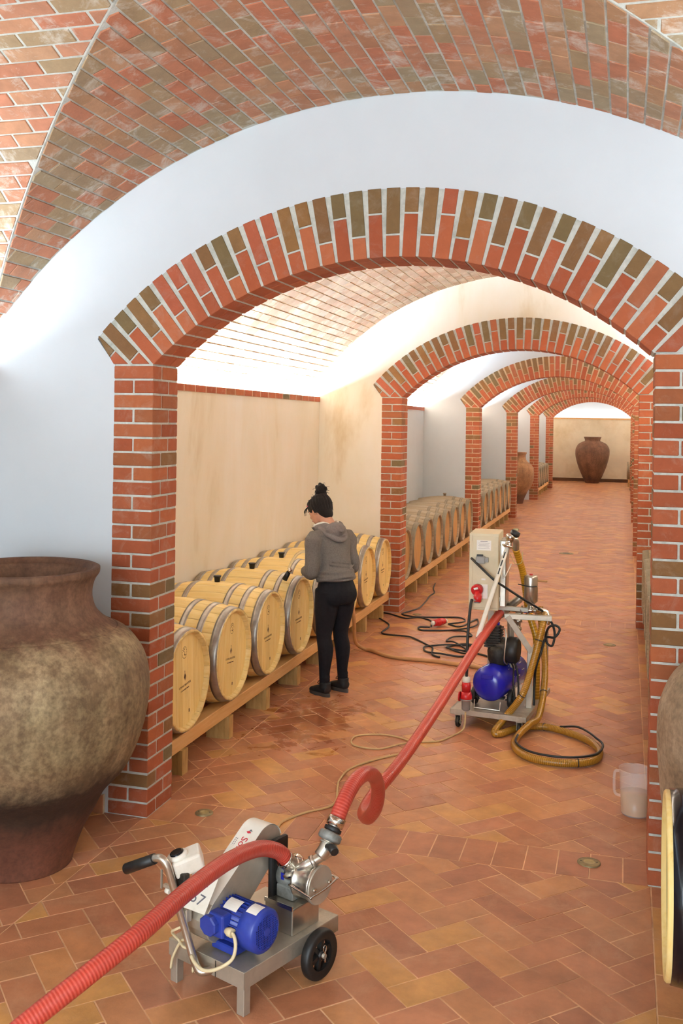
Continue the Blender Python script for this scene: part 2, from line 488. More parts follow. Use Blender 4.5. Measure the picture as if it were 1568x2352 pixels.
class MB:
    def __init__(s):
        s.v, s.f, s.sm, s.uv, s.r = [], [], [], None, None

    def add(s, vs, fs, smooth=False):
        k = len(s.v)
        s.v += [tuple(x) for x in vs]
        s.f += [tuple(i + k for i in f) for f in fs]
        s.sm += [smooth] * len(fs)
        return s

    def box(s, c, d, rot=None):
        x, y, z = d[0] / 2, d[1] / 2, d[2] / 2
        vs = [Vector(p) for p in [(-x, -y, -z), (x, -y, -z), (x, y, -z), (-x, y, -z), (-x, -y, z), (x, -y, z), (x, y, z), (-x, y, z)]]
        if rot is not None:
            R = rot if isinstance(rot, Matrix) else Matrix.Rotation(rot, 3, 'Z')
            vs = [R @ v for v in vs]
        vs = [v + Vector(c) for v in vs]
        return s.add(vs, [(0, 3, 2, 1), (4, 5, 6, 7), (0, 1, 5, 4), (1, 2, 6, 5), (2, 3, 7, 6), (3, 0, 4, 7)])

    def lathe(s, prof, n=32, axis='Z', o=(0, 0, 0), cap=True, smooth=True, R=None):
        """prof: (r, h) pairs along the axis"""
        vs, fs = [], []
        for r, h in prof:
            for i in range(n):
                a = 2 * PI * i / n
                p = Vector((r * math.cos(a), r * math.sin(a), h))
                if axis == 'X': p = Vector((p.z, p.x, p.y))
                elif axis == 'Y': p = Vector((p.y, p.z, p.x))
                if R is not None: p = R @ p
                vs.append(p + Vector(o))
        for j in range(len(prof) - 1):
            for i in range(n):
                k = (i + 1) % n
                fs.append((j * n + i, j * n + k, (j + 1) * n + k, (j + 1) * n + i))
        s.add(vs, fs, smooth)
        if cap:
            b = len(s.v) - len(vs)
            s.f += [tuple(b + i for i in reversed(range(n))), tuple(b + (len(prof) - 1) * n + i for i in range(n))]
            s.sm += [False, False]
        return s

    def tube(s, pts, r, n=12, smooth=True, cap=True, uv=False, sub=0):
        pts = [Vector(p) for p in pts]
        if sub:
            pts = catmull(pts, sub)
        rs = r if isinstance(r, (list, tuple)) else [r] * len(pts)
        if len(rs) != len(pts):
            rs = [rs[min(len(rs) - 1, int(i * len(rs) / len(pts)))] for i in range(len(pts))]
        T = []
        for i in range(len(pts)):
            a, b = pts[max(i - 1, 0)], pts[min(i + 1, len(pts) - 1)]
            T.append((b - a).normalized())
        up = Vector((0, 0, 1)) if abs(T[0].z) < 0.9 else Vector((1, 0, 0))
        nrm = (up - T[0] * up.dot(T[0])).normalized()
        vs, ring_u, L = [], [], 0
        for i, p in enumerate(pts):
            nrm = (nrm - T[i] * nrm.dot(T[i])).normalized()
            bn = T[i].cross(nrm)
            if i: L += (pts[i] - pts[i - 1]).length
            ring_u.append(L)
            for k in range(n):
                a = 2 * PI * k / n
                vs.append(p + (nrm * math.cos(a) + bn * math.sin(a)) * rs[i])
        base = len(s.v)
        fs = [(j * n + i, j * n + (i + 1) % n, (j + 1) * n + (i + 1) % n, (j + 1) * n + i) for j in range(len(pts) - 1) for i in range(n)]
        s.add(vs, fs, smooth)
        if uv:
            s.uv = s.uv or {}
            for j in range(len(pts)):
                for i in range(n):
                    s.uv[base + j * n + i] = (i / n, ring_u[j])
        if cap:
            s.f += [tuple(base + i for i in reversed(range(n))), tuple(base + (len(pts) - 1) * n + i for i in range(n))]
            s.sm += [False, False]
        return s

    def prism(s, poly, o, e1, e2, n, depth, chamfer=0.0, back=False):
        """polygon in the (e1,e2) plane at o, its face along n, body reaching depth behind"""
        o, e1, e2, n = Vector(o), Vector(e1), Vector(e2), Vector(n)
        m = len(poly)
        cx, cy = sum(p[0] for p in poly) / m, sum(p[1] for p in poly) / m
        top = []
        for x, y in poly:
            d = math.hypot(x - cx, y - cy) or 1
            k = max(0.0, 1 - chamfer * 1.3 / d)
            top.append(o + e1 * (cx + (x - cx) * k) + e2 * (cy + (y - cy) * k))
        mid = [o + e1 * x + e2 * y - n * chamfer for x, y in poly]
        bot = [o + e1 * x + e2 * y - n * depth for x, y in poly]
        rings = [top, mid, bot] if chamfer else [top, bot]
        vs = [v for r in rings for v in r]
        fs = [tuple(range(m))]
        for j in range(len(rings) - 1):
            for i in range(m):
                k = (i + 1) % m
                fs.append((j * m + i, (j + 1) * m + i, (j + 1) * m + k, j * m + k))
        if back: fs.append(tuple((len(rings) - 1) * m + i for i in reversed(range(m))))
        return s.add(vs, fs)

    def mesh(s, name):
        me = bpy.data.meshes.new(name)
        me.from_pydata(s.v, [], s.f)
        me.polygons.foreach_set('use_smooth', s.sm)
        if s.uv:
            uvl = me.uv_layers.new(name='UVMap')
            for p in me.polygons:
                for li in p.loop_indices:
                    uvl.data[li].uv = s.uv.get(me.loops[li].vertex_index, (0, 0))
        if s.r:
            at = me.attributes.new('rnd', 'FLOAT', 'FACE')
            at.data.foreach_set('value', s.r + [0.0] * (len(s.f) - len(s.r)))
        me.validate()
        me.update()
        return me

    def mark(s, val):
        if s.r is None: s.r = []
        s.r += [val] * (len(s.f) - len(s.r))

    def build(s, name, mat, parent=None, **kw):
        return link(name, s.mesh(name), mat, parent, **kw)


def catmull(pts, k):
    out = []
    n = len(pts)
    for i in range(n - 1):
        p0, p1, p2, p3 = pts[max(i - 1, 0)], pts[i], pts[i + 1], pts[min(i + 2, n - 1)]
        for j in range(k):
            t = j / k
            out.append(0.5 * ((2 * p1) + (p2 - p0) * t + (2 * p0 - 5 * p1 + 4 * p2 - p3) * t * t + (3 * p1 - p0 - 3 * p2 + p3) * t ** 3))
    out.append(pts[-1])
    return out


def bevel(o, w=0.003, seg=2, ang=40):
    m = o.modifiers.new('bevel', 'BEVEL')
    m.width = w
    m.segments = seg
    m.limit_method = 'ANGLE'
    m.angle_limit = math.radians(ang)
    return o


def clip(poly, a, b, c):
    """keep a*x + b*y + c >= 0"""
    out = []
    for i in range(len(poly)):
        p, q = poly[i], poly[(i + 1) % len(poly)]
        dp, dq = a * p[0] + b * p[1] + c, a * q[0] + b * q[1] + c
        if dp >= 0: out.append(p)
        if (dp >= 0) != (dq >= 0):
            t = dp / (dp - dq)
            out.append((p[0] + (q[0] - p[0]) * t, p[1] + (q[1] - p[1]) * t))
    return out


def area2(poly):
    return sum(poly[i][0] * poly[(i + 1) % len(poly)][1] - poly[(i + 1) % len(poly)][0] * poly[i][1] for i in range(len(poly))) / 2


cs, sn_ = math.cos(YAW), math.sin(YAW)


def project(P):
    x, y, z = P[0], P[1], P[2] - 2.1
    d = -sn_ * x + cs * y
    if d < 0.05: return None
    X, Y = F_PX * (cs * x + sn_ * y) / d, -F_PX * z / d
    c, n = math.cos(ROLL), math.sin(ROLL)
    return 784 + c * X - n * Y, 971.17 + n * X + c * Y


def seen_area(face):
    ps = [project(p) for p in face]
    if any(p is None for p in ps): return 0
    cx, cy = sum(p[0] for p in ps) / len(ps), sum(p[1] for p in ps) / len(ps)
    if not (-20 < cx < 1588 and -20 < cy < 2372): return 0
    return abs(area2(ps))


def lay(pieces, parent, single, mat, limit, rest_name):
    """pieces: (front face points, builder(mb)); the largest in the picture become single parts, the others one joined part"""
    order = sorted(range(len(pieces)), key=lambda i: -pieces[i][2])
    top = set(i for i in order[:limit] if pieces[i][2] > 0)
    rest = MB()
    rest.r = []
    for i, (pts, fn, _) in enumerate(pieces):
        if i in top:
            mb = MB()
            fn(mb)
            mb.build(single, mat, parent)
        else:
            fn(rest)
            rest.mark(random.random())
    if rest.f:
        rest.build(rest_name, mat, parent, kind='stuff')


# ------------------------------------------------------------------ floor
floor = MB().box((-1.14, 17.3, -0.0515), (4.9, 44.6, 0.1)).build('floor', 'grout', kind='structure')


def tile_piece(poly, z=0.0):
    poly = poly if area2(poly) > 0 else poly[::-1]
    jz = random.uniform(-0.0012, 0.0012)

    def fn(mb, poly=poly, jz=jz):
        mb.prism(poly, (0, 0, z + jz), (1, 0, 0), (0, 1, 0), (0, 0, 1), 0.02, 0.0012)
    pts = [(x, y, z) for x, y in poly]
    return (pts, fn, seen_area(pts))


TW, TLn, GAP = 0.140, 0.280, 0.0052
tiles = []


def herring(x0, x1, y0, y1, ox, oy):
    """45 degree herringbone clipped to a rectangle"""
    c45 = math.sqrt(0.5)
    i_lo, i_hi = int((y0 - oy) * 0.7071 / TW) - 3, int((y1 - oy) * 0.7071 / TW) + 3
    j_lo, j_hi = int((x0 - ox) * 0.3536 / TW) - 3, int((x1 - ox) * 0.3536 / TW) + 3
    for i in range(i_lo, i_hi + 1):
        for j in range(j_lo, j_hi + 1):
            for kind in (0, 1):
                # unit cell of herringbone in the tile frame: lattice (W,W) and (2W,-2W)
                bx, by = i * TW + j * 2 * TW, i * TW - j * 2 * TW
                if kind == 0: r = (bx, by, bx + 2 * TW, by + TW)
                else: r = (bx + 2 * TW, by - TW + 0, bx + 3 * TW, by + TW)
                g = GAP / 2
                q = [(r[0] + g, r[1] + g), (r[2] - g, r[1] + g), (r[2] - g, r[3] - g), (r[0] + g, r[3] - g)]
                poly = [(ox + (x - y) * c45, oy + (x + y) * c45) for x, y in q]
                mx, my = sum(p[0] for p in poly) / 4, sum(p[1] for p in poly) / 4
                if not (x0 - 0.2 < mx < x1 + 0.2 and y0 - 0.2 < my < y1 + 0.2): continue
                for a, b, c in ((1, 0, -x0 - g), (-1, 0, x1 - g), (0, 1, -y0 - g), (0, -1, y1 - g)):
                    poly = clip(poly, a, b, c)
                    if len(poly) < 3: break
                if len(poly) >= 3 and abs(area2(poly)) > 0.0006:
                    tiles.append(tile_piece(poly))


def straight(x0, x1, y0, y1, sx, sy):
    x = x0
    while x < x1 - 0.01:
        y = y0
        xe = min(x + sx, x1)
        while y < y1 - 0.01:
            ye = min(y + sy, y1)
            g = GAP / 2
            tiles.append(tile_piece([(x + g, y + g), (xe - g, y + g), (xe - g, ye - g), (x + g, ye - g)]))
            y = ye
        x = xe


AX0, AX1 = -2.42, 0.135
THR = [(y + 0.0, y + 0.28) for y in PLANES]
edges = [0.4] + [v for t in THR for v in t] + [END_Y]
for k in range(0, len(edges) - 1, 2):
    herring(AX0, AX1, edges[k], edges[k + 1], -2.314, 3.934)
    herring(XL - 0.1, AX0, edges[k] if k else 2.0, edges[k + 1] + 0.02, -2.45, 4.0)
    straight(AX1, AX1 + 0.15, edges[k], edges[k + 1], 0.15, 0.28)
    herring(AX1 + 0.15, XR + 0.1, edges[k] if k else 2.4, edges[k + 1] + 0.02, 0.0, 4.0)
for (a, b) in THR:
    straight(AX0, AX1, a, b, 0.152, 0.28)
lay(tiles, floor, 'tile', 'tile', 290, 'tile_field')

# ------------------------------------------------------------------ piers, arches, cross walls
BH = 0.0 


def rounded_box_mesh(d, w=0.0035):
    bm = bmesh.new()
    bmesh.ops.create_cube(bm, size=1)
    for v in bm.verts:
        v.co = Vector((v.co.x * d[0], v.co.y * d[1], v.co.z * d[2]))
    bmesh.ops.bevel(bm, geom=bm.edges[:], offset=w, segments=1, affect='EDGES')
    me = bpy.data.meshes.new('brick')
    bm.to_mesh(me)
    bm.free()
    return me


_brick_cache = {}


def brick_mesh(d, mat):
    k = (tuple(round(x, 4) for x in d), mat)
    if k not in _brick_cache:
        me = rounded_box_mesh(d)
        me.materials.append(M[mat])
        _brick_cache[k] = me
    return _brick_cache[k]


def pier(x0, x1, y, ztop, singles, mort):
    name = 'pier'
    p = MB().box(((x0 + x1) / 2, y + TH / 2, ztop / 2), (x1 - x0 - 0.007, TH - 0.007, ztop)).build(name, mort, kind='structure')
    n = 31
    hz = ztop / n
    bh = hz - 0.0105
    wdt = x1 - x0
    xc = (x0 + x1) / 2
    rest = MB()
    rest.r = []
    for i in range(n):
        zc = (i + 0.5) * hz
        top = (n - 1 - i) % 2 == 0
        if top:
            items = [(xc, y + 0.05, wdt, 0.10), (xc, y + 0.205, wdt, 0.19)]
        else:
            hw = (wdt - 0.01) / 2
            items = [(x0 + hw / 2, y + 0.0925, hw, 0.185), (x1 - hw / 2, y + 0.0925, hw, 0.185), (xc, y + 0.2475, wdt, 0.105)]
        for (bx, by, dx, dy) in items:
            if singles:
                o = bpy.data.objects.new('brick', brick_mesh((dx, dy, bh), 'brick'))
                COL.objects.link(o)
                o.parent = p
                o.location = (bx + random.uniform(-.0008, .0008), by + random.uniform(-.0012, .0012), zc)
            else:
                rest.box((bx, by, zc), (dx, dy, bh))
                rest.mark(random.random())
    if not singles:
        rest.build('brick_courses', 'brick', p, kind='stuff')
    return p


def arch_pt(R, a):
    return (AXC + R * math.sin(a), AZC + R * math.cos(a))


IMP_L, IMP_R = 2.39, 2.44
AL = -math.acos((IMP_L - AZC) / RI)
AR = math.acos((IMP_R - AZC) / RI)


def arch(y, singles, mort):
    # mortar body
    mb = MB()
    NS = 40
    rin, rout = RI + 0.004, RE - 0.004
    prev = None
    body = [( -2.40 - 0.004, IMP_L)]
    inner = [arch_pt(rin, AL + (AR - AL) * i / NS) for i in range(NS + 1)]
    aeL, aeR = -0.842, 0.842
    outer = [arch_pt(rout, aeL + (aeR - aeL) * i / NS) for i in range(NS + 1)]
    inner[0] = (-2.41, IMP_L)
    # quads between inner and outer; springer wedges end on the impost
    vs = [(x, y + 0.006, z) for x, z in inner] + [(x, y + 0.006, z) for x, z in outer] + [(x, y + TH - 0.006, z) for x, z in inner] + [(x, y + TH - 0.006, z) for x, z in outer]
    n = NS + 1
    fs = []
    for i in range(NS):
        fs += [(i, i + 1, n + i + 1, n + i), (2 * n + i + 1, 2 * n + i, 3 * n + i, 3 * n + i + 1), (i + 1, i, 2 * n + i, 2 * n + i + 1), (n + i, n + i + 1, 3 * n + i + 1, 3 * n + i)]
    for (pt, ii, oo) in (((-2.625, IMP_L), 0, n), ((0.345, IMP_R), NS, n + NS)):
        k = len(vs)
        vs += [(pt[0], y + 0.006, pt[1]), (pt[0], y + TH - 0.006, pt[1])]
        fs += [(ii, k, oo), (ii + 2 * n, oo + 2 * n, k + 1), (ii, ii + 2 * n, k + 1, k), (k, k + 1, oo + 2 * n, oo)]
    mb.add(vs, fs)
    A = mb.build('arch', mort, kind='structure')
    # brick rows
    a0, a1 = -0.875, 0.875
    rows = 39
    bw = 0.067
    out = []
    for i in range(rows):
        a = a0 + (a1 - a0) * (i + 0.5) / rows
        e_r = (math.sin(a), math.cos(a))
        e_t = (math.cos(a), -math.sin(a))

        def pl(r0, r1):
            q = [(-bw / 2, r0), (bw / 2, r0), (bw / 2, r1), (-bw / 2, r1)]
            return [(AXC + t * e_t[0] + r * e_r[0], AZC + t * e_t[1] + r * e_r[1]) for t, r in q]
        long_in = i % 2 == 0
        mid = RI + (0.215 if long_in else 0.11)
        dep = 0.185 if long_in else 0.095
        dep2 = 0.19 if not long_in else 0.10
        parts = [(pl(RI, mid - 0.005), 'arch_in', 0, dep), (pl(mid + 0.005, RE), 'arch_out', 0, dep), (pl(RI, RI + 0.1), 'arch_in', dep + 0.01, TH)]
        for poly, mat, d0, d1 in parts:
            poly = [(x, z) for x, z in poly]
            poly = clip(poly, 0, 1, -(IMP_L + 0.006) if a < 0 else -(IMP_R + 0.006))
            if a < 0: poly = clip(poly, 0.17, 0.11, 0.17 * 2.632 - 0.11 * IMP_L) if len(poly) > 2 else poly
            else: poly = clip(poly, -0.17, 0.11, 0.17 * 0.352 - 0.11 * IMP_R) if len(poly) > 2 else poly
            if len(poly) < 3 or abs(area2(poly)) < 0.0008: continue
            poly = poly if area2(poly) < 0 else poly[::-1]
            poly = poly[::-1]

            def fn(m_, poly=poly, d0=d0, d1=d1):
                m_.prism(poly, (0, y + d0, 0), (1, 0, 0), (0, 0, 1), (0, -1, 0), d1 - d0, 0.002, back=True)
            out.append((fn, mat))
    if singles:
        for fn, mat in out:
            m_ = MB()
            fn(m_)
            m_.build('brick', mat, A)
    else:
        for mat in ('arch_in', 'arch_out'):
            m_ = MB()
            m_.r = []
            for fn, mt in out:
                if mt == mat:
                    fn(m_)
                    m_.mark(random.random())
            m_.build('brick_ring' if mat == 'arch_in' else 'outer_brick_ring', mat, A, kind='stuff')
    return A


def vault_pt(R, a):
    return (XC + R * math.sin(a), ZC + R * math.cos(a))


VA = 1.02


def cross_wall(y, mat):
    NS = 64
    ro = RV + 0.05
    inner = [(-2.628, -0.02), (-2.628, IMP_L), ] + [arch_pt(RE - 0.004, -0.846 + 1.692 * i / NS) for i in range(NS + 1)] + [(0.348, IMP_R), (0.348, -0.02)]
    outer = [(XL - 0.25, -0.02), (XL - 0.25, 2.3)] + [vault_pt(ro, -VA + 2 * VA * i / NS) for i in range(NS + 1)] + [(XR + 0.45, 2.3), (XR + 0.45, -0.02)]
    n = len(inner)
    vs = [(x, y + 0.004, z) for x, z in inner + outer] + [(x, y + TH - 0.004, z) for x, z in inner + outer]
    fs = []
    for i in range(n - 1):
        fs += [(i, i + 1, n + i + 1, n + i), (2 * n + i + 1, 2 * n + i, 3 * n + i, 3 * n + i + 1), (i + 1, i, 2 * n + i, 2 * n + i + 1)]
    return MB().add(vs, fs).build('wall_cross', mat, kind='structure')


for i, y in enumerate(PLANES):
    s = i < 3
    mort = 'mortar' if i < 2 else 'mortar_warm'
    pier(-2.63, -2.40, y, IMP_L, s, mort)
    pier(0.12, 0.35, y, IMP_R, s, mort)
    arch(y, s, mort)
    cross_wall(y, 'plaster' if i in (0, 2, 3, 4, 5) else 'plaster_stained')

# low terracotta skirting on the plaster beside the front left pier
sk = MB().box((-3.0, PLANES[0] - 0.004, 0.05), (0.70, 0.014, 0.10)).build('baseboard_left', 'mortar_warm', kind='structure')
for k in range(3):
    bevel(MB().box((-2.766 - k * 0.234, PLANES[0] - 0.009, 0.05), (0.229, 0.018, 0.098)).build('tile', 'tile', sk), 0.002, 1)
# side walls, ledges
for i, (y0, y1) in enumerate(BAYS):
    ym, ln = (y0 + y1) / 2, y1 - y0
    wm = ['plaster', 'plaster_stained', 'plaster', 'plaster', 'plaster', 'plaster', 'plaster_cream'][i]
    for side, x, sg in (('left', XL, -1), ('right', XR, 1)):
        wl = MB().box((x + sg * 0.06, ym, 1.155), (0.12, ln, 2.35)).build('wall_' + side, wm, kind='structure')
        if i <= 1 and side == 'left':
            n = int(ln / 0.213)
            st = ln / n
            for k in range(n):
                o = bpy.data.objects.new('brick', brick_mesh((0.035, st - 0.009, 0.058), 'brick'))
                COL.objects.link(o)
                o.parent = wl
                o.location = (x - 0.008, y0 + (k + 0.5) * st, 2.361)
            MB().box((x - 0.006, ym, 2.360), (0.028, ln, 0.056)).build('ledge_mortar', 'mortar_warm', wl)
        else:
            MB().box((x + sg * 0.006, ym, 2.361), (0.035, ln, 0.058)).build('ledge', 'brick', wl)
        # outer lining of the cove, behind the light strip
        MB().box((x + sg * 0.20, ym, 1.2), (0.1, ln, 2.4)).build('cove_lining', 'plaster', wl)

# end wall with its ledge and dark baseboard
MB().box((-1.14, END_Y + 0.1, 1.19), (4.9, 0.2, 2.42)).build('wall_end', 'plaster_cream', kind='structure')
MB().box((-1.14, END_Y - 0.01, 2.40), (4.5, 0.06, 0.05)).build('trim_1', 'beam', kind='structure')
MB().box((-1.14, END_Y + 0.7, 3.0), (5.2, 0.1, 2.4)).build('wall_end_upper', 'plaster', kind='structure')
MB().box((-1.14, END_Y - 0.012, 0.06), (4.4, 0.03, 0.12)).build('baseboard_end', 'dark_ink', kind='structure')
area_light('cove_light_end', (-1.14, END_Y + 0.35, 2.35), (3.6, 0.2), 22, COOL, (PI, 0, 0))
# back of the hall behind the camera: unseen wall, its wide daylight doorway assumed
bw_ = MB()
bw_.box((-3.4, -4.5, 1.2), (0.8, 0.2, 2.5)).box((1.2, -4.5, 1.2), (0.9, 0.2, 2.5)).box((-1.1, -4.5, 3.2), (5.4, 0.2, 1.6))
bw_.build('wall_back', 'plaster', kind='structure')


# ------------------------------------------------------------------ vaults
def on_vault(s, y, off=0.0):
    a = s / RV
    return Vector((XC + (RV + off) * math.sin(a), y, ZC + (RV + off) * math.cos(a)))


GY, GK = 2.58, 0.94           # centre line of the side vault over the nearest bay, and its squash


def groin_y(s):
    return GY + GK * abs(RV * math.sin(s / RV))


def mapped_piece(poly, mapper, d=0.03, ch=0.0025):
    m = len(poly)
    cx, cy = sum(p[0] for p in poly) / m, sum(p[1] for p in poly) / m
    ins = []
    for x, y in poly:
        dd = math.hypot(x - cx, y - cy) or 1
        k = max(0, 1 - ch * 1.3 / dd)
        ins.append((cx + (x - cx) * k, cy + (y - cy) * k))
    jz = random.uniform(-0.002, 0.002)
    front = [mapper(x, y, jz) for x, y in ins]
    mid = [mapper(x, y, jz + ch) for x, y in poly]
    back = [mapper(x, y, d) for x, y in poly]
    nrm = (front[1] - front[0]).cross(front[2] - front[1])
    ctr = sum(front, Vector()) / m
    bctr = sum(back, Vector()) / m
    flip = nrm.dot(ctr - bctr) < 0

    def fn(mb):
        fs = [tuple(range(m))]
        for j in (0, 1):
            for i in range(m):
                k = (i + 1) % m
                fs.append((j * m + i, (j + 1) * m + i, (j + 1) * m + k, j * m + k))
        if flip: fs = [tuple(reversed(f)) for f in fs]
        mb.add(front + mid + back, fs)
    # the underside must be visible: piece facing the camera side
    return (front, fn, seen_area(front))


def vault_rows(y0, y1, groin=False, bl=0.205, rh=0.0805, gap=0.010):
    out = []
    smax = RV * VA
    nr = int(2 * smax / rh)
    for r in range(nr):
        s0 = -smax + r * rh
        s1 = s0 + rh
        off = (r % 2) * bl / 2 + random.uniform(-0.03, 0.03)
        y = y0 - off
        g = gap / 2
        while y < y1:
            L = bl * random.choice((1, 1, 1, 1, 0.97))
            a, b = max(y, y0) + g * 0.7, min(y + L, y1) - g * 0.7
            y += L
            if b - a < 0.02: continue
            poly = [(s0 + g, a), (s1 - g, a), (s1 - g, b), (s0 + g, b)]
            if groin:
                mid = (a + b) / 2
                sg = 1 if mid > GY else -1
                A, B = groin_y(s0), groin_y(s1)
                if mid > GY:
                    k = (B - A) / rh
                    poly = clip(poly, -k, 1, k * s0 - A - 0.012)       # y >= groin
                else:
                    A, B = 2 * GY - A, 2 * GY - B
                    k = (B - A) / rh
                    poly = clip(poly, k, -1, -k * s0 + A - 0.012)
                if len(poly) < 3 or abs(area2(poly)) < 0.0008: continue
            out.append(mapped_piece(poly, lambda s, yy, o: on_vault(s, yy, o)))
    return out


def side_rows(x_lim, sign, rh=0.083, bl=0.235, gap=0.012):
    """the web over the side opening: courses run along X"""
    out = []

    def mp(p, x, o):
        a = p / RV
        return Vector((x, GY + GK * (RV + o) * math.sin(a), ZC + (RV + o) * math.cos(a)))
    pm = RV * VA
    nr = int(2 * pm / rh)
    for r in range(nr):
        p0 = -pm + r * rh
        p1 = p0 + rh
        off = (r % 2) * bl / 2
        g = gap / 2
        # the web reaches from the wall to the groin
        for k in range(40):
            u0 = k * bl - off
            u1 = u0 + bl
            xa, xb = x_lim - sign * u0, x_lim - sign * u1
            xa = min(xa, x_lim) if sign > 0 else max(xa, x_lim)
            lo, hi = min(xa, xb) + g, max(xa, xb) - g
            if hi - lo < 0.02: continue
            poly = [(p0 + g, lo), (p1 - g, lo), (p1 - g, hi), (p0 + g, hi)]
            X0 = RV * abs(math.sin(p0 / RV))
            X1 = RV * abs(math.sin(p1 / RV))
            kk = (X1 - X0) / rh
            if sign < 0:   # x <= XC - X(p)
                poly = clip(poly, -kk, -1, XC - X0 + kk * p0 - 0.012)
            else:
                poly = clip(poly, -kk, 1, -XC - X0 + kk * p0 - 0.012)
            if len(poly) < 3 or abs(area2(poly)) < 0.0008: continue
            out.append(mapped_piece(poly, mp))
    return out


def vault_shell(y0, y1, mat, groin=False, off=0.004):
    NS = 56
    if not groin:
        vs, fs = [], []
        for i in range(NS + 1):
            s = RV * (-VA + 2 * VA * i / NS)
            vs += [on_vault(s, y0, off), on_vault(s, y1, off), on_vault(s, y0, 0.14), on_vault(s, y1, 0.14)]
        for i in range(NS):
            a, b = i * 4, i * 4 + 4
            fs += [(a, a + 1, b + 1, b), (a + 2, b + 2, b + 3, a + 3)]
        return MB().add(vs, fs).build('ceiling', mat, kind='structure')
    mb = MB()
    for o_, fl in ((off, 0), (0.14, 1)):
        for sg in (1, -1):
            vs, fs = [], []
            lim = y1 if sg > 0 else y0
            for i in range(NS + 1):
                s = RV * (-VA + 2 * VA * i / NS)
                gy = groin_y(s) if sg > 0 else 2 * GY - groin_y(s)
                gy = min(gy, lim) if sg > 0 else max(gy, lim)
                vs += [on_vault(s, gy, o_), on_vault(s, lim, o_)]
            for i in range(NS):
                fs.append((2 * i, 2 * i + 1, 2 * i + 3, 2 * i + 2))
            mb.add(vs, fs)
        for sg, xl in ((-1, XL - 0.25), (1, XR + 0.45)):
            vs, fs = [], []
            for i in range(NS + 1):
                p = RV * (-VA + 2 * VA * i / NS)
                a = p / RV
                yy = GY + GK * (RV + o_) * math.sin(a)
                zz = ZC + (RV + o_) * math.cos(a)
                gx = XC + sg * (RV + o_) * abs(math.sin(a))
                gx = max(gx, xl) if sg < 0 else min(gx, xl)
                vs += [(gx, yy, zz), (xl, yy, zz)]
            for i in range(NS):
                fs.append((2 * i, 2 * i + 1, 2 * i + 3, 2 * i + 2))
            mb.add(vs, fs)
    return mb.build('ceiling', mat, kind='structure')


c0 = vault_shell(-4.4, 4.82, 'mortar', groin=True)
p0 = vault_rows(0.3, 4.80, groin=True) + side_rows(XL - 0.12, -1) + side_rows(XR + 0.3, 1)
lay(p0, c0, 'brick', 'vault', 290, 'brick_field')
for (y0, y1) in BAYS[1:]:
    i = BAYS.index((y0, y1))
    c1 = vault_shell(y0 - 0.02, y1 + 0.02 if i < 6 else y1 + 0.8, 'mortar_warm')
    ps = vault_rows(y0, y1 if i < 6 else y1 + 0.6)
    lay(ps, c1, 'brick', 'vault_far', 150 if i == 1 else 0, 'brick_field')
# lunettes closing the side webs above the ledges
for side, x, sg in (('left', XL - 0.16, -1), ('right', XR + 0.36, 1)):
    vs = [(x, -0.4, 2.3), (x, 5.0, 2.3), (x, 5.0, 4.0), (x, -0.4, 4.0)]
    MB().add(vs, [(0, 1, 2, 3)]).add([(x, -4.4, 2.3), (x, -0.4, 2.3), (x, -0.4, 4.0), (x, -4.4, 4.0)], [(0, 1, 2, 3)]).build('wall_lunette_' + side, 'plaster', kind='structure')

#OBJECTS#
# ------------------------------------------------------------------ barrels and racks
BL, RB, RH = 0.87, 0.348, 0.297
BZ = 0.56                                  # axis height


def bar_r(t):
    """radius along the barrel, t in 0..1"""
    return RH + (RB - RH) * math.sin(PI * t) ** 0.95 if 0 < t < 1 else RH


def stave_mesh(n, k, lift=0.0):
    """one stave of n, curved, with a bevelled joint on both edges; axis along X, head at x=0"""
    vs, fs = [], []
    NX = 10
    a0, a1 = 2 * PI * k / n + 0.0025, 2 * PI * (k + 1) / n - 0.0025
    am = (a0 + a1) / 2
    for i in range(NX + 1):
        t = i / NX
        x = -BL * t
        r = bar_r(t)
        for a, rr in ((a0, r - 0.0018), (a0 + 0.010, r), (am, r + 0.001), (a1 - 0.010, r), (a1, r - 0.0018)):
            vs.append((x, rr * math.sin(a), rr * math.cos(a)))
    for i in range(NX):
        for j in range(4):
            p = i * 5 + j
            fs.append((p, p + 5, p + 6, p + 1))
    # chime end: thickness at both ends
    for i in (0, NX):
        b = len(vs)
        x = -BL * i / NX
        xi = x - 0.030 if i == 0 else x + 0.030
        for a in (a0, am, a1):
            vs.append((x, (RH - 0.017) * math.sin(a), (RH - 0.017) * math.cos(a)))
            vs.append((xi, (RH - 0.024) * math.sin(a), (RH - 0.024) * math.cos(a)))
        o = i * 5
        q = [(o, o + 2, b + 2, b), (o + 2, o + 4, b + 4, b + 2), (b, b + 2, b + 3, b + 1), (b + 2, b + 4, b + 5, b + 3)]
        fs += q if i == 0 else [tuple(reversed(f)) for f in q]
    mb = MB()
    mb.add(vs, fs, True)
    me = mb.mesh('stave')
    return me


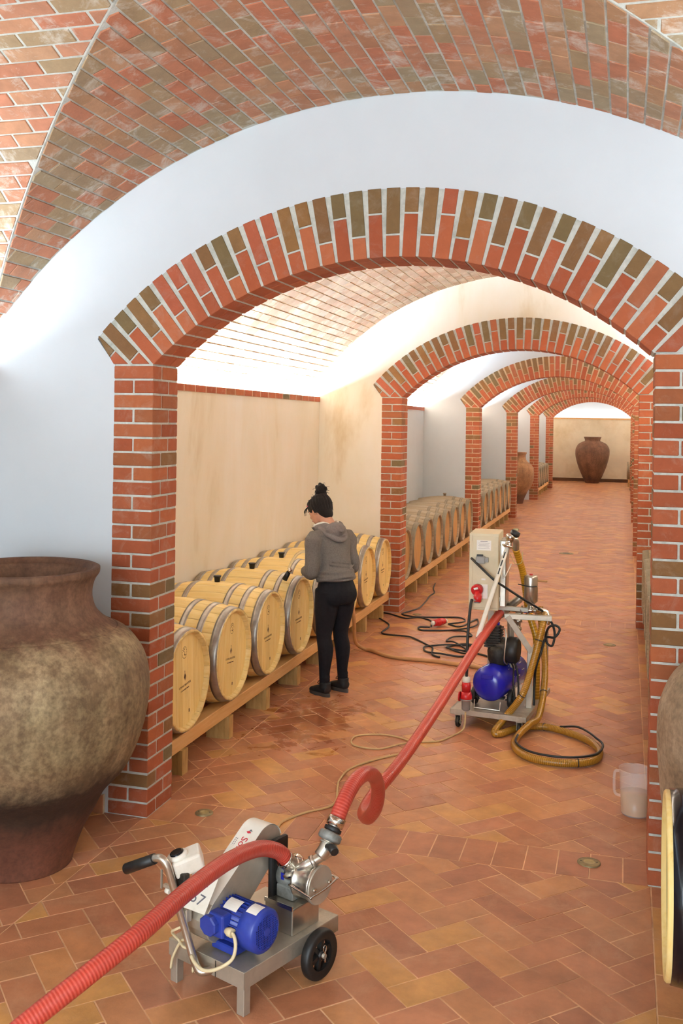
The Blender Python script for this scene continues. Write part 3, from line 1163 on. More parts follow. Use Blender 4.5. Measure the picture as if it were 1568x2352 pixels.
def hoop_mesh(t0, t1, th=0.0035):
    prof = []
    for i in range(4):
        t = t0 + (t1 - t0) * i / 3
        prof.append((bar_r(t) + th, -BL * t))
    prof = [(bar_r(t0) - 0.002, -BL * t0)] + prof + [(bar_r(t1) - 0.002, -BL * t1)]
    mb = MB()
    mb.lathe(prof, 48, 'X', cap=False)
    # overlap plate and rivets
    tm = (t0 + t1) / 2
    r = bar_r(tm) + th
    for k in range(2):
        a = 0.35 + 0.05 * k
        mb.lathe([(0.004, 0), (0.003, 0.002)], 6, 'Z', (0, 0, 0), True, False, None)
        for i in range(12):
            pass
        n = 12
        for i in range(len(mb.v) - n, len(mb.v)):
            x, y, z = mb.v[i]
            v = Vector((x - BL * tm, y, z + r))
            v = Matrix.Rotation(-a, 3, 'X') @ v
            mb.v[i] = tuple(v)
    return mb.mesh('hoop')


def head_boards(nb=7):
    """vertical boards closing the barrel, recessed in the chime"""
    out = []
    R = RH - 0.021
    wb = 2 * R / nb
    for i in range(nb):
        y0, y1 = -R + i * wb, -R + (i + 1) * wb
        poly = []
        NS = 8
        g = 0.0008
        top = []
        for j in range(NS + 1):
            y = y0 + g + (y1 - y0 - 2 * g) * j / NS
            top.append((y, math.sqrt(max(0, R * R - y * y))))
        poly = [(y, -z) for y, z in top] + [(y, z) for y, z in reversed(top)]
        mb = MB()
        mb.prism(poly, (-0.030, 0, 0), (0, 1, 0), (0, 0, 1), (1, 0, 0), 0.015, 0.0012)
        out.append(mb.mesh('head_board'))
    return out


def print_mesh():
    """burnt-in stamp: emblem, two short lines of small letters, round seal above"""
    mb = MB()
    rnd = random.Random(4)
    x = -0.0292

    def rect(cy, cz, wy, wz):
        mb.add([(x, cy - wy / 2, cz - wz / 2), (x, cy + wy / 2, cz - wz / 2), (x, cy + wy / 2, cz + wz / 2), (x, cy - wy / 2, cz + wz / 2),
                (x - 0.001, cy - wy / 2, cz - wz / 2), (x - 0.001, cy + wy / 2, cz - wz / 2), (x - 0.001, cy + wy / 2, cz + wz / 2), (x - 0.001, cy - wy / 2, cz + wz / 2)],
               [(0, 1, 2, 3), (4, 0, 3, 7), (1, 5, 6, 2), (3, 2, 6, 7), (4, 5, 1, 0)])
    mb.add([(x, 0, 0.045), (x, -0.014, 0.02), (x, 0, -0.005), (x, 0.014, 0.02), (x + .001, 0, 0.02)], [(0, 1, 4), (1, 2, 4), (2, 3, 4), (3, 0, 4)])
    rect(0, 0.05, 0.004, 0.012)
    y = -0.078
    while y < 0.078:
        h = 0.012
        wd = rnd.choice((0.003, 0.0045))
        rect(y, -0.03 + rnd.uniform(-.001, .001), wd, h)
        if rnd.random() < 0.6: rect(y + 0.003, -0.03 + rnd.choice((-.005, 0, .005)), 0.005, 0.0022)
        y += rnd.choice((0.009, 0.011))
    y = -0.055
    while y < 0.055:
        rect(y, -0.056, rnd.choice((0.002, 0.0035)), 0.007)
        y += rnd.choice((0.0055, 0.007))
    for k in range(20):
        a = 2 * PI * k / 20
        rect(0.030 * math.sin(a), 0.165 + 0.034 * math.cos(a), 0.0045, 0.0045)
    for k in range(9):
        rect(rnd.uniform(-.014, .014), 0.165 + rnd.uniform(-.022, .022), 0.004, 0.007)
    rect(0.05, -0.20, 0.012, 0.02)
    return mb.mesh('printed_mark')


N_ST = 24
_staves = []
HOOPS = [(0.004, 0.066), (0.145, 0.192), (0.285, 0.332), (0.668, 0.715), (0.808, 0.855), (0.934, 0.996)]
_hoops = [hoop_mesh(a, b) for a, b in HOOPS]
_heads = head_boards()
_print = print_mesh()


def bung_obj(parent, mat='black', h=0.05, x=-BL / 2):
    mb = MB().lathe([(0.020, 0), (0.024, h * 0.75), (0.029, h * 0.78), (0.029, h)], 16, 'Z', (x, 0, RB - 0.004))
    return mb.build('bung', mat, parent)


def make_new_barrel():
    root = empty('wine_barrel')
    for k in range(N_ST):
        link('stave', stave_mesh(N_ST, k), 'oak', root)
    for me in _hoops: link('hoop', me, 'galv', root)
    for me in _heads: link('head_board', me, 'oak_head', root)
    link('printed_mark', _print, 'dark_ink', root, kind='stuff')
    MB().lathe([(0.0, 0), (RH - 0.02, 0), (RH - 0.02, 0.01)], 40, 'X', (-BL + 0.02, 0, 0), cap=False).build('back_head', 'oak_head', root)
    MB().lathe([(bar_r(i / 14) - 0.007, -BL * i / 14) for i in range(15)], 40, 'X', cap=False).build('inner_wood', 'post', root)
    return root


def make_old_barrel():
    root = empty('wine_barrel')
    mb = MB()
    prof_n = 12
    for k in range(N_ST):
        me = stave_mesh(N_ST, k)
        mb.add([tuple(v.co) for v in me.vertices], [tuple(p.vertices) for p in me.polygons], True)
        mb.mark(random.random())
        bpy.data.meshes.remove(me)
    mb.build('staves', 'oak_old', root)
    for me in _hoops[:3]:
        m2 = me.copy()
        m2.materials.clear()
        link('hoop', m2, 'galv_old', root)
    hb = MB()
    for me in _heads:
        hb.add([tuple(v.co) for v in me.vertices], [tuple(p.vertices) for p in me.polygons])
    hb.build('barrel_head', 'oak_old_head', root)
    return root


ORD = ['second', 'third', 'fourth', 'fifth', 'sixth', 'seventh', 'eighth']
new0 = make_new_barrel()
NEWY = [5.47 + 0.715 * k for k in range(8)]
NB_L = ['new oak barrel standing first beside the front left brick pier',
        'new oak barrel without bung, second from the front left brick pier',
        'new oak barrel with black bung, third from the front left brick pier',
        'new oak barrel with black bung, just left of the woman\'s legs',
        'new oak barrel with black bung, half hidden directly behind the woman',
        'new oak barrel whose head edge shows right of the woman\'s hip',
        'new oak barrel second before the second left brick pier',
        'new oak barrel touching the second left brick pier']
for k, y in enumerate(NEWY):
    b = new0 if k == 0 else copy_tree(new0)
    b.location = (-2.47, y, BZ)
    b.rotation_euler = (random.uniform(-.1, .1) if k not in (2, 3, 4) else 0.0, 0, random.uniform(-.012, .012))
    props(b, NB_L[k], 'barrel', 'new oak barrels on the left rack nearest the front')
for k, ob in enumerate([o for o in COL.objects if o.name.startswith('wine_barrel') and o.parent is None]):
    if k in (2, 3, 4): bung_obj(ob)

old0 = make_old_barrel()
first_old = True


def place_old(x, y, rz, label, group, bung=None):
    global first_old
    b = old0 if first_old else copy_tree(old0)
    first_old = False
    b.location = (x, y, BZ)
    b.rotation_euler = (random.uniform(-.15, .15) if not bung else 0, 0, rz + random.uniform(-.01, .01))
    if bung: bung_obj(b, bung, 0.05)
    return props(b, label, 'barrel', group)


for k in range(8):
    ref = 'beyond the second left pier, nearest of its rack' if k == 0 else ('at the third left pier, last of its rack' if k == 7 else ORD[k - 1] + ' beyond the second left pier')
    place_old(-2.47, 11.58 + 0.71 * k, 0, ('weathered barrel with raised bung ' if k == 7 else 'weathered grey oak barrel ') + ref, 'weathered barrels behind the second left pier', 'oak_old' if k == 7 else None)
for k in range(7):
    ref = 'nearest of its rack' if k == 0 else ('last of its rack' if k == 6 else ORD[k - 1] + ' of its rack')
    place_old(-2.47, 17.75 + 0.76 * k, 0, 'weathered barrel beyond the third left pier, ' + ref, 'weathered barrels behind the third left pier')
for k in range(6):
    place_old(-2.47, 29.6 + 0.80 * k, 0, 'small far barrel beyond the fifth left pier, %s of its rack' % ('nearest' if k == 0 else 'last' if k == 5 else ORD[k - 1]), 'far barrels near the end of the hall')
for k in range(8):
    ref = 'first' if k == 0 else ORD[k - 1]
    place_old(0.17, 5.55 + 0.71 * k, PI, 'barrel in the right-side row behind the near right pier, %s along' % ref, 'barrels in the row behind the right pier')
place_old(0.02, 37.0, PI, 'far weathered barrel beside the end wall, right of the big clay jar', 'far right barrel')


def rack(xf, y0, y1, feet, sg, label, group):
    """two long timbers on short blocks; sg=-1: barrels reach to the left of xf"""
    t = empty('barrel_rack', (xf, (y0 + y1) / 2, 0), label=label, category='rack', group=group)
    yc = (y0 + y1) / 2
    for dx in (0.095, 0.775):
        mb = MB().box((sg * dx, 0, 0.190), (0.11, y1 - y0, 0.088))
        bevel(mb.build('rail', 'beam', t), 0.004, 1)
    me = MB().box((0, 0, 0.073), (0.16, 0.075, 0.146)).mesh('block')
    me.materials.append(M['post'])
    for y in feet:
        for dx in (0.105, 0.775):
            o = link('block', me, None, t)
            o.location = (sg * dx, y - yc, 0)
            o.rotation_euler = (0, 0, random.uniform(-.04, .04))
    # small chocks between the barrels
    return t


rack(-2.47, 5.12, 10.84, [y + 0.01 for y in NEWY], -1, 'low timber rack on blocks carrying the new barrels, left of the aisle', None)
rack(-2.47, 11.2, 16.92, [11.58 + 0.71 * k for k in range(8)], -1, 'timber rack under the weathered barrels beyond the second left pier', None)
rack(-2.47, 17.3, 22.85, [17.75 + 0.76 * k for k in range(7)], -1, 'timber rack under the weathered barrels beyond the third left pier', None)
rack(-2.47, 29.1, 34.4, [29.6 + 0.8 * k for k in range(6)], -1, 'far timber rack under barrels beyond the fifth left pier', None)
rack(0.17, 5.15, 10.84, [5.55 + 0.71 * k for k in range(8)], 1, 'timber rack under the row of barrels behind the near right pier', None)
t = empty('barrel_rack', (0.4, 37.0, 0), label='short timber rack under the far barrel right of the end jar', category='rack')
for dx in (-0.28, 0.34):
    MB().box((dx, 0, 0.195), (0.11, 0.8, 0.088)).build('rail', 'beam', t)
    for dy in (-0.3, 0.3): MB().box((dx, dy, 0.0755), (0.12, 0.1, 0.151)).build('block', 'post', t)

# ------------------------------------------------------------------ clay jars


def jar(prof, loc, mat, label, n=72, s=1.0, rim_extra=None):
    mb = MB()
    pf = [(r * s, z * s) for r, z in prof]
    pp = [Vector((r, z, 0)) for r, z in pf]
    sm = catmull(pp, 5)
    outer = [(max(p.x, 0.001), p.y) for p in sm]
    rt, zt = outer[-1]
    inner = [(rt - 0.012 * s, zt + 0.006 * s), (rt - 0.03 * s, zt), (rt - 0.045 * s, zt - 0.03 * s)] + [(max(r - 0.05 * s, 0.01), z) for r, z in reversed(outer[int(len(outer) * .25):-4])]
    mb.lathe(outer, n, cap=False)
    mb.f.append(tuple(reversed(range(n))))
    mb.sm.append(False)
    mb.lathe([outer[-1]] + inner, n, cap=False)
    rr = random.Random(int(loc[1] * 10))
    ph = [rr.uniform(0, 6) for _ in range(4)]
    for i, (x, y, z) in enumerate(mb.v):      # hand-built unevenness
        a = math.atan2(y, x)
        k = 1 + 0.006 * math.sin(2 * a + ph[0] + z * 2) + 0.004 * math.sin(3 * a + ph[1] - z * 5)
        mb.v[i] = (x * k, y * k, z)
    o = mb.build('clay_jar', mat)
    o.location = loc
    return props(o, label, 'jar')


J1 = [(0.245, 0), (0.262, 0.06), (0.30, 0.16), (0.355, 0.26), (0.405, 0.35), (0.49, 0.44), (0.535, 0.52), (0.578, 0.64), (0.602, 0.78), (0.600, 0.88), (0.572, 0.98), (0.505, 1.07),
      (0.448, 1.105), (0.436, 1.108), (0.385, 1.14), (0.342, 1.185), (0.322, 1.24), (0.321, 1.29), (0.333, 1.335), (0.352, 1.365), (0.354, 1.39)]
M['clay_a'] = clay_mat('old_clay_limewashed', '#75503a', '#8f7454', '#c0ac84', '#3a2618', 0.775, 0.33, 1.40)
M['clay_b'] = clay_mat('grey_clay', '#9a7f5e', '#a3876a', '#b7a084', '#8a7254', 0.9, 0.05, 1.35)
M['clay_c'] = clay_mat('brown_clay', '#7a5540', '#6f4a36', '#8a6248', '#5a3a2c', 0.9, 0.1, 1.75)
M['clay_d'] = clay_mat('tan_clay', '#9a6c48', '#a87850', '#b8885e', '#6a4630', 0.9, 0.18, 1.4)
jar(J1, (-2.745, 4.165, 0), 'clay_a', 'huge old limewashed clay jar with wide rim, in front of the left pier')
J2 = [(0.22, 0), (0.24, 0.05), (0.30, 0.25), (0.40, 0.48), (0.43, 0.72), (0.435, 0.86), (0.42, 0.98), (0.36, 1.1), (0.26, 1.17), (0.20, 1.2), (0.195, 1.25), (0.215, 1.29)]
jar(J2, (0.575, 4.355, 0), 'clay_b', 'pale speckled clay jar cut by the frame, in front of the right pier')
J3 = [(0.20, 0), (0.235, 0.06), (0.33, 0.3), (0.44, 0.62), (0.515, 0.95), (0.53, 1.15), (0.51, 1.3), (0.43, 1.45), (0.31, 1.53), (0.245, 1.56), (0.24, 1.62), (0.265, 1.69), (0.27, 1.71)]
jar([(r * 1.17, z) for r, z in J3], (-1.22, 38.45, 0), 'clay_c', 'dark brown clay jar standing alone against the end wall')
jar([(r * 0.80, z * 0.99) for r, z in J1], (-2.86, 27.3, 0), 'clay_d', 'tan clay jar partly hidden by the fourth left pier')

# cask on the right edge, black sides, pale chime
t = empty('black_cask', (0.150, 3.59, 0.55), label='glossy black-painted cask with pale wood rim, cut by the right edge', category='barrel')
t.rotation_euler = (0, 0, PI)
rc = lambda x: 0.302 + 0.030 * math.sin(PI * min(1, max(0, x / 0.95)))
MB().lathe([(rc(0.012 + 0.87 * i / 14), -(0.012 + 0.87 * i / 14)) for i in range(15)], 56, 'X').build('painted_body', 'black_gloss', t)
for a, b in ((0.012, 0.075), (0.16, 0.20), (0.30, 0.34)):
    MB().lathe([(rc(a) - .001, -a), (rc(a) + .004, -a), (rc(b) + .004, -b), (rc(b) - .001, -b)], 56, 'X', cap=False).build('hoop', 'black_gloss', t)
MB().lathe([(0.301, -0.03), (0.302, 0.0), (0.296, 0.006), (0.280, 0.004), (0.272, -0.03)], 56, 'X', cap=False).build('chime', 'oak_head', t)
hb = MB()
for i in range(8):
    R = 0.274
    y0, y1 = -R + i * 2 * R / 8, -R + (i + 1) * 2 * R / 8
    tp = [(y0 + .001 + (y1 - y0 - .002) * j / 6, math.sqrt(max(0, R * R - (y0 + (y1 - y0) * j / 6) ** 2))) for j in range(7)]
    m_ = MB()
    m_.prism([(y, -z) for y, z in tp] + [(y, z) for y, z in reversed(tp)], (-0.025, 0, 0), (0, 1, 0), (0, 0, 1), (1, 0, 0), 0.012, 0.001)
    m_.build('head_board', 'oak_head', t)
t = empty('cask_cradle', (0.62, 3.6, 0), label='low timber cradle under the black cask at the right edge', category='rack')
for dx in (-0.14, 0.30):
    mb = MB()
    mb.box((dx, 0, 0.11), (0.1, 0.6, 0.22))
    mb.box((dx, -0.22, 0.26), (0.1, 0.12, 0.08)).box((dx, 0.22, 0.26), (0.1, 0.12, 0.08))
    mb.build('beam', 'beam', t)

# measuring jug
t = empty('measuring_jug', (0.073, 5.68, 0), label='translucent plastic jug half full of cloudy wine, beside the right pier', category='jug')
MB().lathe([(0.083, 0.0), (0.086, 0.004), (0.094, 0.14), (0.100, 0.265), (0.104, 0.27), (0.1035, 0.274), (0.0975, 0.268), (0.0915, 0.14), (0.084, 0.006)], 40, cap=False).build('jug_wall', 'clear', t)
MB().lathe([(0.001, 0.001), (0.083, 0.001), (0.084, 0.006), (0.001, 0.006)], 40, cap=False).build('jug_floor', 'clear', t)
MB().lathe([(0.0835, 0.008), (0.0905, 0.13), (0.001, 0.13)], 40, cap=False).build('cloudy_wine', 'wine', t)
MB().tube([(-0.098, 0, 0.25), (-0.125, -0.01, 0.245), (-0.130, -0.01, 0.2), (-0.125, -0.01, 0.12), (-0.09, 0, 0.10)], 0.009, 10, sub=5).build('jug_handle', 'clear', t)
mb = MB()
mb.add([(0.09, -0.03, 0.25), (0.13, 0, 0.272), (0.09, 0.03, 0.25), (0.098, -0.03, 0.272), (0.098, 0.03, 0.272)], [(0, 1, 3), (1, 2, 4), (0, 2, 1)])
mb.build('spout', 'clear', t)

t.scale = (0.86, 0.86, 0.90)
# floor drains
DR = [(-2.145, 4.962, 0.048, 'round brass floor cap left, beside the front left pier'), (-0.145, 4.97, 0.055, 'round floor cap right, in front of the right pier'),
      (-2.19, 10.84, 0.05, 'round floor cap near the foot of the second left pier'), (-0.13, 9.98, 0.06, 'small floor cap on the right of the aisle past the hoses'),
      (-0.93, 16.9, 0.12, 'dark oval floor cap far down the aisle')]
for x, y, r, lb in DR:
    t = empty('floor_cap', (x, y, 0), label=lb, category='drain cover')
    MB().lathe([(r, -0.002), (r, 0.004), (r * 0.93, 0.0065), (r * 0.5, 0.0065)], 32, cap=False).build('cap_rim', 'drain_metal', t)
    MB().lathe([(0.001, 0.0045), (r * 0.42, 0.0045), (r * 0.5, 0.0065)], 24, cap=False).build('cap_centre', 'brass' if r < .1 else 'black_iron', t)
    mb = MB()
    for k in range(2):
        mb.lathe([(r * .06, 0.006), (r * .06, 0.008)], 8, 'Z', (r * .68 * (1 - 2 * k), 0, 0))
    mb.build('screw', 'black_iron', t)
# ------------------------------------------------------------------ near pump trolley
PA = Vector((-1.265, 3.30, 0))
PU, PW = Vector((.37, .929, 0)).normalized(), Vector((-.929, .37, 0)).normalized()
PROT = Matrix((PU, PW, Vector((0, 0, 1)))).transposed()      # local (a,b,z) -> world
TROLLEY = empty('pump_trolley', PA, math.atan2(PU.y, PU.x), label='stainless pump trolley with blue motor and red hose, standing in the foreground', category='pump')


def txt(body, size, mat, parent, loc, rot, name='lettering', ext=0.0006):
    c = bpy.data.curves.new(name, 'FONT')
    c.body = body
    c.size = size
    c.extrude = ext
    c.align_x = 'CENTER'
    c.align_y = 'CENTER'
    c.resolution_u = 3
    c.materials.append(M[mat])
    o = bpy.data.objects.new(name, c)
    COL.objects.link(o)
    o.parent = parent
    o.location = loc
    o.rotation_euler = rot
    return o


def basis_rot(x, z):
    """euler turning local X to x and local Z to z"""
    x, z = Vector(x).normalized(), Vector(z).normalized()
    y = z.cross(x).normalized()
    x = y.cross(z)
    return Matrix((x, y, z)).transposed().to_euler()


T = TROLLEY
# platform: folded sheet
mb = MB()
mb.box((0.27, 0.1925, 0.1585), (0.54, 0.385, 0.003))
mb.box((0.27, 0.0015, 0.128), (0.54, 0.003, 0.06)).box((0.27, 0.3835, 0.128), (0.54, 0.003, 0.06))
mb.box((0.0015, 0.1925, 0.128), (0.003, 0.385, 0.06)).box((0.5385, 0.1925, 0.128), (0.003, 0.385, 0.06))
bevel(mb.build('platform', 'steel_dull', T), 0.001, 1)
MB().box((-0.001, 0.14, 0.128), (0.002, 0.0025, 0.058)).build('fold_seam', 'black_iron', T)
for (a, b) in ((0.022, 0.022), (0.022, 0.362)):
    bevel(MB().box((a, b, 0.05), (0.035, 0.035, 0.1)).build('leg', 'steel_dull', T), 0.002, 1)
MB().lathe([(0.009, -0.075), (0.009, 0.46)], 12, 'Y', (0.365, 0, 0.093)).build('axle', 'steel_dull', T)


def wheel(parent, c, r, wd, axis='Y', mat='black', hub='black', name='wheel'):
    tw = wd / 2
    o = MB().lathe([(r * .62, -tw * .7), (r * .9, -tw), (r * .985, -tw * .6), (r, 0), (r * .985, tw * .6), (r * .9, tw), (r * .62, tw * .7), (r * .62, -tw * .7)], 36, axis, c, cap=False).build(name, mat, parent)
    mb = MB()
    mb.lathe([(r * .17, -tw * .9), (r * .17, tw * .9)], 16, axis, c)
    for k in range(6):
        a = 2 * PI * k / 6 + 0.3
        rr = r * 0.4
        ax = Vector((math.cos(a), 0, math.sin(a)))
        R = Matrix.Rotation(-a, 3, 'Y')
        mb.box(Vector(c) + ax * rr, (r * .5, tw * 0.9, r * 0.16), R)
    mb.lathe([(r * .60, -tw * .65), (r * .64, -tw * .65), (r * .64, tw * .65), (r * .60, tw * .65)], 28, axis, c, cap=False)
    mb.build('wheel_spokes', hub, o)
    return o


for b in (-0.045, 0.43):
    w_ = wheel(T, (0.365, b, 0.093), 0.093, 0.042)
MB().tube([(0.365, -0.072, 0.070), (0.368, -0.073, 0.105), (0.372, -0.073, 0.128), (0.360, -0.073, 0.135), (0.356, -0.073, 0.12), (0.366, -0.073, 0.100), (0.367, -0.073, 0.07)], 0.0018, 6, sub=4).build('cotter_pin', 'chrome', T)

# motor, axis along b
mc = (0.112, 0.262)
motor = MB()
motor.lathe([(0.035, 0.255), (0.066, 0.250), (0.068, 0.235), (0.068, 0.075), (0.05, 0.07)], 32, 'Y', (mc[0], 0, mc[1]))
motor = motor.build('motor_body', 'blue', T)
fins = MB()
for k in range(28):
    a = 2 * PI * k / 28
    if -0.5 < math.cos(a) < 2 and math.sin(a) < -5: continue
    R = Matrix.Rotation(-a, 3, 'Y')
    fins.box((mc[0] + 0.071 * math.cos(a), 0.152, mc[1] + 0.071 * math.sin(a)), (0.012, 0.155, 0.0028), R)
fins.build('cooling_fins', 'blue', motor)
MB().lathe([(0.060, -0.004), (0.072, 0.0), (0.079, 0.008), (0.080, 0.072), (0.077, 0.074)], 40, 'Y', (mc[0], 0, mc[1]), cap=False).build('fan_cover', 'blue', T)
gr = MB()
for i in range(-7, 8):
    q = i * 0.0082
    hw = math.sqrt(max(0, 0.0608 ** 2 - q * q))
    if hw > 0.01:
        gr.box((mc[0], -0.004, mc[1] + q), (2 * hw, 0.003, 0.0022))
        gr.box((mc[0] + q, -0.0042, mc[1]), (0.0022, 0.003, 2 * hw))
gr.lathe([(0.015, -0.006), (0.015, -0.003)], 20, 'Y', (mc[0], 0, mc[1]))
gr.build('fan_grille', 'blue', T)
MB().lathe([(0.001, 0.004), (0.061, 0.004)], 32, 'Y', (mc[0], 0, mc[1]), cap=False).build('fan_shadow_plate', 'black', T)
mb = MB().box((mc[0] + 0.0, 0.15, mc[1] - 0.082), (0.13, 0.12, 0.03))
bevel(mb.build('motor_foot', 'blue', T), 0.004, 1)
# labels on the motor
for (ang, b0, b1, rr, nm) in ((0.35, 0.1, 0.165, 0.079, 'rating_plate'), (0.15, 0.012, 0.062, 0.0808, 'sticker')):
    m_ = MB()
    for k in range(5):
        a = ang + (k - 2) * 0.13
        a2 = a + 0.13
        m_.add([(mc[0] + rr * math.sin(-a), b0, mc[1] + rr * math.cos(a)), (mc[0] + rr * math.sin(-a), b1, mc[1] + rr * math.cos(a)),
                (mc[0] + rr * math.sin(-a2), b1, mc[1] + rr * math.cos(a2)), (mc[0] + rr * math.sin(-a2), b0, mc[1] + rr * math.cos(a2))], [(0, 1, 2, 3)])
    m_.build(nm, 'label', T)
# terminal box on the -a side
mb = MB()
mb.box((mc[0] - 0.078, 0.165, mc[1] + 0.012), (0.05, 0.095, 0.085))
bevel(mb.build('terminal_box', 'blue', T), 0.008, 2)
mb = MB()
oc = [(0.032 * math.cos(PI / 8 + k * PI / 4) * 1.3, 0.038 * math.sin(PI / 8 + k * PI / 4)) for k in range(8)]
mb.prism([(y, z) for y, z in oc][::-1], (mc[0] - 0.125, 0.175, mc[1] + 0.012), (0, 1, 0), (0, 0, 1), (-1, 0, 0), 0.03, 0.004)
mb.build('terminal_lid', 'blue', T)
MB().lathe([(0.016, 0.0), (0.016, 0.02), (0.012, 0.028), (0.010, 0.036)], 12, 'Y', (mc[0] - 0.085, 0.084, mc[1] + 0.0), R=None).build('cable_gland', 'cream', T)
MB().tube([(mc[0] - 0.085, 0.10, mc[1]), (mc[0] - 0.088, 0.075, mc[1] - 0.004), (mc[0] - 0.10, 0.055, mc[1] - 0.035), (mc[0] - 0.115, 0.06, mc[1] - 0.075), (-0.035, 0.10, 0.155), (-0.05, 0.15, 0.140), (-0.055, 0.19, 0.155), (-0.05, 0.215, 0.17)], 0.0065, 10, sub=6).build('motor_cable', 'cream', T)

# belt guard: stadium shaped box in the plane across the pump shaft
g1, g2, gr1, gr2 = (0.075, 0.265), (0.325, 0.455), 0.085, 0.078
d = Vector((g2[0] - g1[0], g2[1] - g1[1]))
ang = math.atan2(d.y, d.x)
pts = []
for k in range(17):
    a = ang + PI / 2 - PI * k / 16
    pts.append((g2[0] + gr2 * math.cos(a), g2[1] + gr2 * math.sin(a)))
for k in range(9):
    a = ang - PI / 2 - PI * k / 8
    pts.append((g1[0] + gr1 * math.cos(a), max(0.162, g1[1] + gr1 * math.sin(a))))
mb = MB()
mb.prism(pts, (0, 0.185, 0), (1, 0, 0), (0, 0, 1), (0, -1, 0), 0.095, 0.003, back=True)
mb.build('belt_guard', 'steel_dull', T)
# bright wrapped strip on top of the guard carrying the maker's lettering
strip = []
for k in range(17):
    a = ang + PI / 2 - (PI * 0.62) * k / 16
    strip.append((g2[0] + (gr2 + .0015) * math.cos(a), g2[1] + (gr2 + .0015) * math.sin(a)))
e0 = (g1[0] + (gr1 + .0015) * math.cos(ang + PI / 2), g1[1] + (gr1 + .0015) * math.sin(ang + PI / 2))
strip = [e0] + strip
m_ = MB()
vs = [(x, 0.183, z) for x, z in strip] + [(x, 0.282, z) for x, z in strip]
n = len(strip)
m_.add(vs, [(i, i + 1, n + i + 1, n + i) for i in range(n - 1)], True)
m_.build('guard_strip', 'white', T)
tx = Vector((math.cos(ang), 0, math.sin(ang)))
tn = Vector((-math.sin(ang), 0, math.cos(ang)))
pc = Vector((g2[0], 0.233, g2[1])) + tn * (gr2 + 0.003) - tx * 0.035
pt = pc - tx * 0.045
txt('Sonia', 0.042, 'red_ink', T, pt, basis_rot(-tx, tn), 'guard_lettering')
m_ = MB()
for k, wd_ in enumerate((0.07, 0.05)):
    for j in range(int(wd_ / 0.007)):
        m_.box(pt + Vector((0, 0.030 + 0.008 * k, 0)) + tx * (0.03 - j * 0.008), (0.0045, 0.003, 0.0006), basis_rot(-tx, tn).to_matrix())
m_.build('fine_print', 'grey_ink', T, kind='stuff')
em = pt + tx * 0.066
m_ = MB()
m_.prism([(0, -0.010), (0.007, 0), (0, 0.014), (-0.005, 0)], em + tn * 0.001, tx, Vector((0, -1, 0)), tn, 0.0008)
m_.build('emblem', 'red_ink', T)
m_ = MB()
m_.prism([(0, 0), (0.008, 0.004), (0.002, 0.016)], em + tx * 0.006 + tn * 0.001, tx, Vector((0, -1, 0)), tn, 0.0008)
m_.build('emblem', 'grey_ink', T)
# black slot / belt housing beside the pump bearing
bevel(MB().box((0.372, 0.172, 0.325), (0.10, 0.024, 0.30)).build('guard_back_plate', 'black', T), 0.01, 2)
# bearing housing
mb = MB()
mb.lathe([(0.048, 0.165), (0.052, 0.150), (0.050, 0.11), (0.040, 0.10), (0.040, 0.075)], 28, 'Y', (0.395, 0, 0.335))
mb.build('bearing_housing', 'cast', T)
mb = MB().box((0.395, 0.115, 0.285), (0.10, 0.085, 0.05))
bevel(mb.build('housing_foot', 'cast', T), 0.006, 2)
m_ = MB().box((0.3435, 0.125, 0.345), (0.002, 0.014, 0.026))
m_.build('blue_ink_mark', 'blue_ink', T)
# pedestal: folded stainless box
mb = MB()
mb.box((0.375, 0.10, 0.21), (0.16, 0.14, 0.10))
bevel(mb.build('pedestal', 'steel', T), 0.004, 2)
MB().box((0.293, 0.10, 0.265), (0.004, 0.14, 0.016)).build('pedestal_lip', 'chrome', T)
# pump body and end cover, axis along b
mb = MB()
mb.lathe([(0.040, 0.085), (0.066, 0.078), (0.070, 0.072), (0.070, 0.066), (0.064, 0.062), (0.064, 0.006), (0.070, 0.002), (0.071, -0.006), (0.066, -0.010)], 44, 'Y', (0.400, 0, 0.332))
mb.build('pump_body', 'steel', T)
MB().lathe([(0.072, -0.010), (0.073, -0.016), (0.070, -0.020)], 44, 'Y', (0.400, 0, 0.332)).build('pump_cover', 'steel_dull', T)
MB().tube([(0.325, 0.075, 0.335), (0.322, -0.028, 0.318), (0.326, -0.036, 0.318), (0.40, -0.038, 0.322), (0.478, -0.036, 0.335), (0.484, -0.028, 0.336), (0.484, 0.07, 0.345)], 0.0045, 10, sub=5).build('cover_clamp_bar', 'chrome', T)
for a in (0.355, 0.447):
    MB().lathe([(0.007, -0.030), (0.007, -0.020)], 8, 'Y', (a, 0, 0.330)).build('cover_bolt', 'chrome', T)
# suction branch up to the red hose: dairy union
hA = [Vector(p) for p in [(-1.655, 2.315, 0.356), (-1.579, 2.441, 0.418), (-1.479, 2.594, 0.489), (-1.403, 2.772, 0.537), (-1.37, 3.041, 0.549), (-1.342, 3.309, 0.537), (-1.308, 3.526, 0.5), (-1.272, 3.63, 0.457), (-1.248, 3.669, 0.42), (-1.228, 3.685, 0.385)]]


def wl(a, b, z): return PA + PU * a + PW * b + Vector((0, 0, z))


def lw(P):
    dd = Vector(P) - PA
    return Vector((dd.dot(PU), dd.dot(PW), P[2]))


